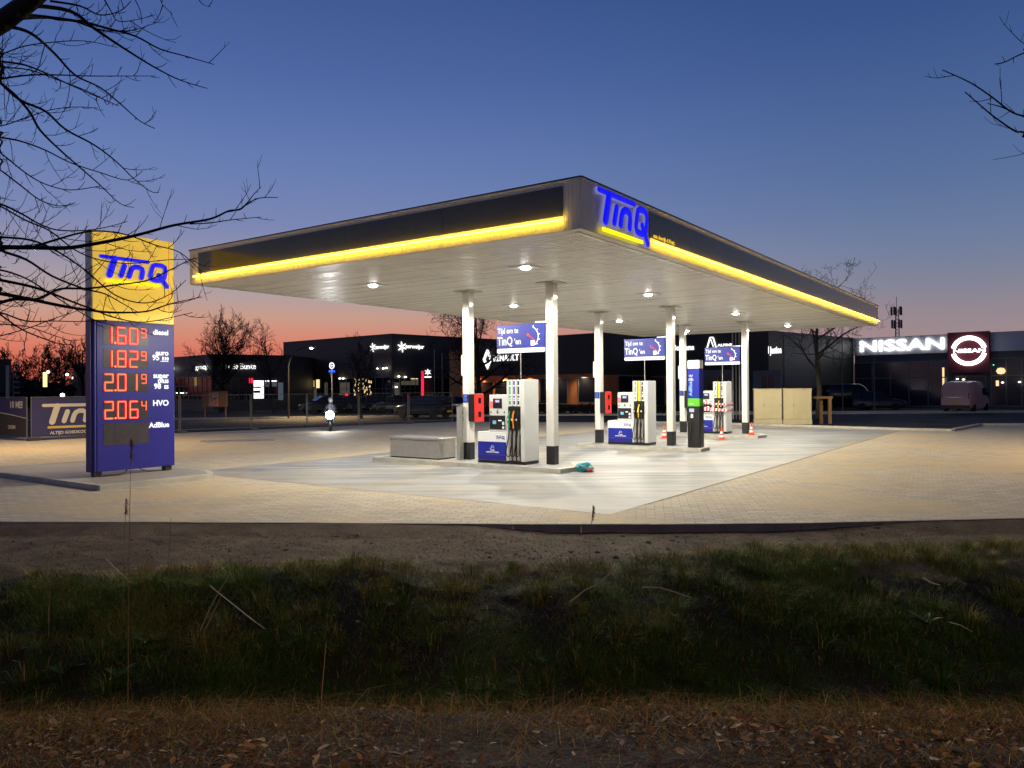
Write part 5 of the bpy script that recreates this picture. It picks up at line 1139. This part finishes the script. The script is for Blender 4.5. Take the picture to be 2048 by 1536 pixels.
# ------------------------------------------------------------------ overhanging branches of two near trees
def limb(b, px_pts, d0, d1, r0, r1, twigs=1.0, link=None):
    n = len(px_pts); P = [at(x, y, d0+(d1-d0)*i/(n-1)+.12*math.sin(i*1.7+x)) for i, (x, y) in enumerate(px_pts)]
    if link is not None: P = [link, link.lerp(P[0],.5)+Vector((0,0,.12))]+P
    Q = []
    for i in range(len(P)-1):                               # Catmull-Rom
        a, c, d_, e = P[max(i-1,0)], P[i], P[i+1], P[min(i+2,len(P)-1)]
        for s in range(4):
            t = s/4; Q.append(.5*((2*c)+(-a+d_)*t+(2*a-5*c+4*d_-e)*t*t+(-a+3*c-3*d_+e)*t**3))
    Q.append(P[-1]); m = len(Q); R = [r0+(r1-r0)*(i/(m-1))**.8 for i in range(m)]
    b.tube(Q, R, 'twig', 6)
    L_ = 0; nxt = .25; side = 1
    for i in range(1, m-1):
        seg = (Q[i]-Q[i-1]).length; L_ += seg
        if L_ < nxt or Q[i].x < (-6.3 if Q[i].x < 0 else -99) or (Q[i].x > 6.6): continue
        nxt = L_+random.uniform(.05,.15)/twigs; side = -side
        d = (Q[i+1]-Q[i-1]).normalized(); per = d.cross(Vector((0,1,0))).normalized()*side
        nd = (d*.75+per*.6+Vector((0,random.uniform(-.5,.5),0))).normalized(); ln = random.choice((.07,.10,.16,.26,.42))*(.5+.8*(1-i/m))
        p = Q[i].copy(); T = [p.copy()]
        for k in range(4):
            nd = (nd+Vector((0,0,.16))+Vector((random.gauss(0,.08),random.gauss(0,.1),random.gauss(0,.08)))).normalized(); p = p+nd*ln/4; T.append(p.copy())
            if ln > .15 and k < 3 and random.random() < .75:
                q = (nd*.7+Vector((random.gauss(0,.5),random.gauss(0,.5),.45+random.gauss(0,.3)))).normalized(); l2 = ln*random.uniform(.15,.45)
                b.tube([p, p+q*l2*.5, p+q*l2*.9+Vector((0,0,l2*.25))], [.0025,.002,.0014], 'twig', 3, caps=False)
        b.tube(T, [.0034,.0030,.0026,.0022,.0016], 'twig', 4, caps=False)
random.seed(11)
tl = thing('overhanging_tree', (0,0,0), 0, 'bare tree at the left whose dark drooping branches hang across the sky', 'tree')
b = MB(); b.tube([(-8.6,6.6,.45),(-8.5,6.6,2.5),(-8.3,6.7,5.0),(-8.0,6.8,8.0)], [.30,.26,.22,.14], 'bark', 12); b.build('trunk', tl)
TK = lambda z: Vector((-8.35,6.65,z))
b = MB()
P1 = [TK(3.9), at(-160,150,5.6), at(-60,80,5.4), at(10,40,5.3), at(70,-5,5.2), at(130,-60,5.1)]
b.tube(P1, [.13,.10,.075,.066,.058,.05], 'bark', 9); b.build('limb', tl)
b = MB()
A = at(40,30,5.3)
limb(b, [(55,10),(140,22),(190,58),(250,98),(310,135),(360,160),(415,177)], 5.3, 6.4, .016, .003)
limb(b, [(30,28),(100,35),(170,45),(215,57),(270,72),(320,98),(370,112),(428,129)], 5.3, 6.0, .015, .003)
limb(b, [(5,52),(40,58),(70,72),(110,108),(150,150),(200,175),(240,207),(280,242),(310,257)], 5.3, 6.2, .014, .003)
limb(b, [(20,40),(80,36),(140,40),(200,60),(250,62),(290,55)], 5.3, 6.8, .009, .003)
limb(b, [(100,2),(160,12),(200,30),(240,22),(262,2)], 5.2, 6.0, .008, .003, 1.3)
limb(b, [(205,-8),(222,22),(236,42),(270,40),(310,30)], 5.2, 5.8, .006, .002)
limb(b, [(265,-10),(280,20),(284,48)], 5.3, 5.6, .004, .002); limb(b, [(395,-5),(405,8),(420,14)], 5.6, 5.8, .004, .002); limb(b, [(318,-8),(326,10),(345,28)], 5.3, 5.6, .004, .002)
b.build('branch', tl)
b = MB()
for pts, d0, d1, r0 in (
    ([(-40,120),(0,165),(30,190),(60,225),(80,260),(120,300),(160,335),(200,370),(240,407),(268,415)], 6.4, 7.4, .020),
    ([(-40,130),(0,165),(40,200),(90,222),(130,258),(180,285),(210,305),(240,330),(265,355),(300,382),(318,385)], 6.4, 6.9, .018),
    ([(-40,110),(0,122),(50,130),(95,148),(130,165),(175,185),(210,200),(237,212)], 6.4, 6.0, .013),
    ([(-40,165),(0,158),(60,150),(120,150),(180,152),(250,152),(312,152)], 6.4, 7.0, .014),
    ([(-40,270),(0,275),(40,282),(90,300),(140,325),(200,345),(255,360),(285,342)], 6.6, 7.2, .013),
    ([(-40,280),(0,305),(50,345),(90,368),(140,380),(200,372)], 6.6, 6.4, .012),
    ([(-40,320),(0,340),(40,370),(80,400),(120,412),(150,405)], 6.6, 7.0, .012),
    ([(-40,130),(0,134),(60,140),(110,158),(160,176),(200,194)], 6.2, 6.6, .010),
    ([(-40,105),(0,108),(50,92),(110,84),(170,82),(235,95)], 6.2, 6.7, .009),
    ([(-40,245),(0,252),(50,236),(100,220),(150,214),(195,216)], 6.8, 7.3, .008)):
    limb(b, pts, d0, d1, r0, .003, 1.25, TK(3.2+(300-pts[0][1])*.004))
b.build('branch', tl)
b = MB()
for pts, d0, d1, r0 in (
    ([(-50,490),(0,494),(60,495),(130,496),(175,490),(240,478),(290,466),(350,450),(420,438),(457,422),(480,419),(495,407),(520,396),(556,395)], 6.0, 7.0, .026),
    ([(480,419),(495,405),(508,388),(522,374)], 6.8, 6.9, .006), ([(380,448),(420,446),(460,440),(500,436),(522,434)], 6.6, 6.8, .006),
    ([(-50,612),(0,605),(30,598),(75,598),(120,578),(175,577),(230,570),(290,562),(330,545),(375,522),(395,515)], 6.2, 6.9, .022),
    ([(-50,580),(0,587),(48,596),(125,612),(183,621),(229,625),(292,623),(333,610),(365,602),(404,594)], 6.2, 6.6, .024),
    ([(-50,400),(0,408),(42,427),(79,448),(115,460),(167,461),(210,455),(255,443)], 6.6, 7.2, .014),
    ([(-50,470),(0,500),(52,519),(104,552),(167,577),(208,587),(240,604),(277,625)], 6.3, 6.0, .018),
    ([(-50,550),(0,560),(62,573),(104,587),(146,604),(187,619),(229,635),(292,644),(385,625)], 6.4, 7.2, .020),
    ([(-50,620),(0,625),(52,642),(104,642),(162,643),(215,640)], 6.6, 6.6, .012),
    ([(-50,600),(0,629),(42,658),(87,677),(117,687),(146,690)], 6.5, 6.2, .012),
    ([(-50,680),(0,672),(60,655),(100,640),(160,620)], 6.7, 7.0, .010),
    ([(-50,470),(0,474),(60,480),(110,500),(170,540),(230,590),(290,606),(340,588),(372,560)], 6.2, 6.9, .014),
    ([(-50,390),(0,412),(50,440),(100,462),(150,500),(200,520),(260,527),(330,520),(395,518)], 6.8, 6.4, .012),
    ([(60,496),(110,480),(160,466),(200,462),(255,470),(310,490),(360,505),(400,540),(412,545)], 6.2, 6.5, .010),
    ([(-50,540),(0,540),(50,556),(90,580),(140,612),(190,640),(235,652)], 6.2, 6.8, .013),
    ([(-50,640),(0,648),(50,652),(100,668),(140,682)], 6.8, 7.1, .009)):
    limb(b, pts, d0, d1, r0, .003, 1.2, TK(2.1+(600-pts[0][1])*.0035) if pts[0][0] < 0 else None)
b.build('branch', tl)
tr_ = thing('overhanging_tree', (0,0,0), 0, 'bare tree beyond the right edge of which only thin branches reach in', 'tree')
b = MB(); b.tube([(9.3,6.4,.4),(9.2,6.4,3.0),(9.0,6.4,7.5)], [.26,.22,.12], 'bark', 12); b.build('trunk', tr_)
b = MB(); K2 = Vector((9.15,6.4,3.6))
limb(b, [(2110,285),(2048,265),(2030,262),(1990,235),(1960,210),(1930,184)], 6.6, 6.0, .014, .004, .7, K2)
limb(b, [(2110,240),(2048,232),(2020,222),(1985,195),(1940,165),(1885,140)], 6.6, 6.2, .013, .004, .7, K2)
limb(b, [(2022,222),(2000,213),(1975,207)], 6.5, 6.4, .007, .003, .6); limb(b, [(2110,90),(2048,106),(2010,124),(1990,128)], 6.6, 6.3, .010, .004, .6, Vector((9.1,6.4,5.0)))
b.build('branch', tr_)
# ------------------------------------------------------------------ reeds, stalks and broad-leaved weeds on the bank
M['stalk'] = mat('dry_stalk', (.38,.27,.13,1), .8); M['plume'] = mat('reed_plume', (.30,.13,.07,1), .9); M['dock'] = mat('dock_leaf', (.09,.16,.03,1), .5); M['pale'] = mat('pale_dead_stem', (.55,.47,.30,1), .7)
def hz(x, y): return float(H(np.array([x]), np.array([y]))[0])
def reed(px, py_top, d, plume, label, lean=.04):
    p = at(px, py_top, d); z = hz(p.x, d); t = thing('reed', (p.x-lean, d, z), 0, label, 'reed', 'dry reeds on the ditch bank'); h = p.z-z
    MB().tube([(0,0,-.03),(lean*.3,0,h*.5),(lean,0,h)], [.003,.0027,.002], 'stalk', 5).build('stalk', t)
    if plume:
        b = MB()
        for k in range(70):
            u = random.random(); q = Vector((lean*(.9+.1*u), 0, h-.17+.17*u)); e = q+Vector((random.gauss(0,.014)+.01,random.gauss(0,.014),-random.uniform(.01,.05))); b.tube([q,e], [.003,.001], 'plume', 3, caps=False)
        b.build('plume', t)
reed(262, 876, 6.9, True, 'tall dry reed with a red brown plume in front of the price sign')
reed(252, 996, 8.3, True, 'short reed with a thin plume left of the tall reed'); reed(342, 1036, 8.6, False, 'straight bare reed stalk right of the tall reed')
reed(1186, 1010, 8.8, True, 'drooping reed with a small plume at the kerb below the teal bag', .06); reed(104,1098,8.0,False,'short stalk on the left end of the bank'); reed(652,1285,4.6,False,'single pale stalk rising from the near side of the dark ditch')
def stem(pts, d, r, label, grp='dead stems on the bank'):
    P = [at(x, y, d-.3*i/len(pts)) for i, (x, y) in enumerate(pts)]; o = MB().tube(P, [r]+[r*.8]*(len(P)-2)+[r*.4], 'pale', 5).build('dead_stem'); tag(o, label, 'dead stem', grp)
stem([(1140,1204),(1170,1180),(1200,1166),(1218,1148),(1228,1120)], 8.3, .009, 'pale curved dead stem on the bank below the teal bag')
stem([(1284,1174),(1320,1175),(1350,1184),(1384,1196)], 8.4, .008, 'pale dead stem lying on the bank in the middle')
stem([(212,1118),(236,1142),(262,1166)], 8.0, .006, 'thin slanting dead stem on the left bank'); stem([(420,1172),(460,1204),(500,1236),(530,1258)], 7.4, .006, 'long slanting dead stem above the ditch')
stem([(401,1260),(418,1220),(440,1180),(458,1150)], 7.6, .005, 'upright dead stem beside the long slanting one'); stem([(412,1256),(430,1218),(446,1186)], 7.6, .005, 'short upright dead stem right of the taller one')
stem([(1846,1156),(1864,1166),(1880,1170)], 8.6, .010, 'short pale stick high on the right bank'); stem([(1898,1244),(1920,1250),(1946,1264)], 7.8, .006, 'thin pale stick on the lower right bank')
def dock(px, py, d, label, s=1.0):
    p = at(px, py, d); z = hz(p.x, d); t = thing('dock_plant', (p.x,d,z), 0, label, 'weed', 'broad leaved weeds on the bank')
    for k in range(7):
        a = k*2.4+random.uniform(-.3,.3); l = random.uniform(.14,.26)*s; w = l*.2; up = random.uniform(.5,1.1); vs = []
        for i in range(6):
            u = i/5; r_ = l*u; zc = l*up*u*(1-.45*u); ww = w*math.sin(PI*min(.98,u*.95+.05))**.8
            for q in (-1,0,1): vs.append((math.cos(a)*r_-math.sin(a)*ww*q, math.sin(a)*r_+math.cos(a)*ww*q, zc+(.012 if q else 0)))
        fs = [(i*3+j,i*3+j+1,i*3+3+j+1,i*3+3+j) for i in range(5) for j in range(2)]; MB().add(vs, fs, 'dock', True).build('leaf', t)
dock(300,1232,7.9,'broad leaved weed left of centre on the left bank',1.1); dock(128,1285,7.5,'broad leaved weed lowest on the left bank',1.1); dock(238,1268,7.4,'smaller broad leaved weed between the other two',.7)
dock(1850,1168,8.4,'broad leaved weed high on the right bank',.8)
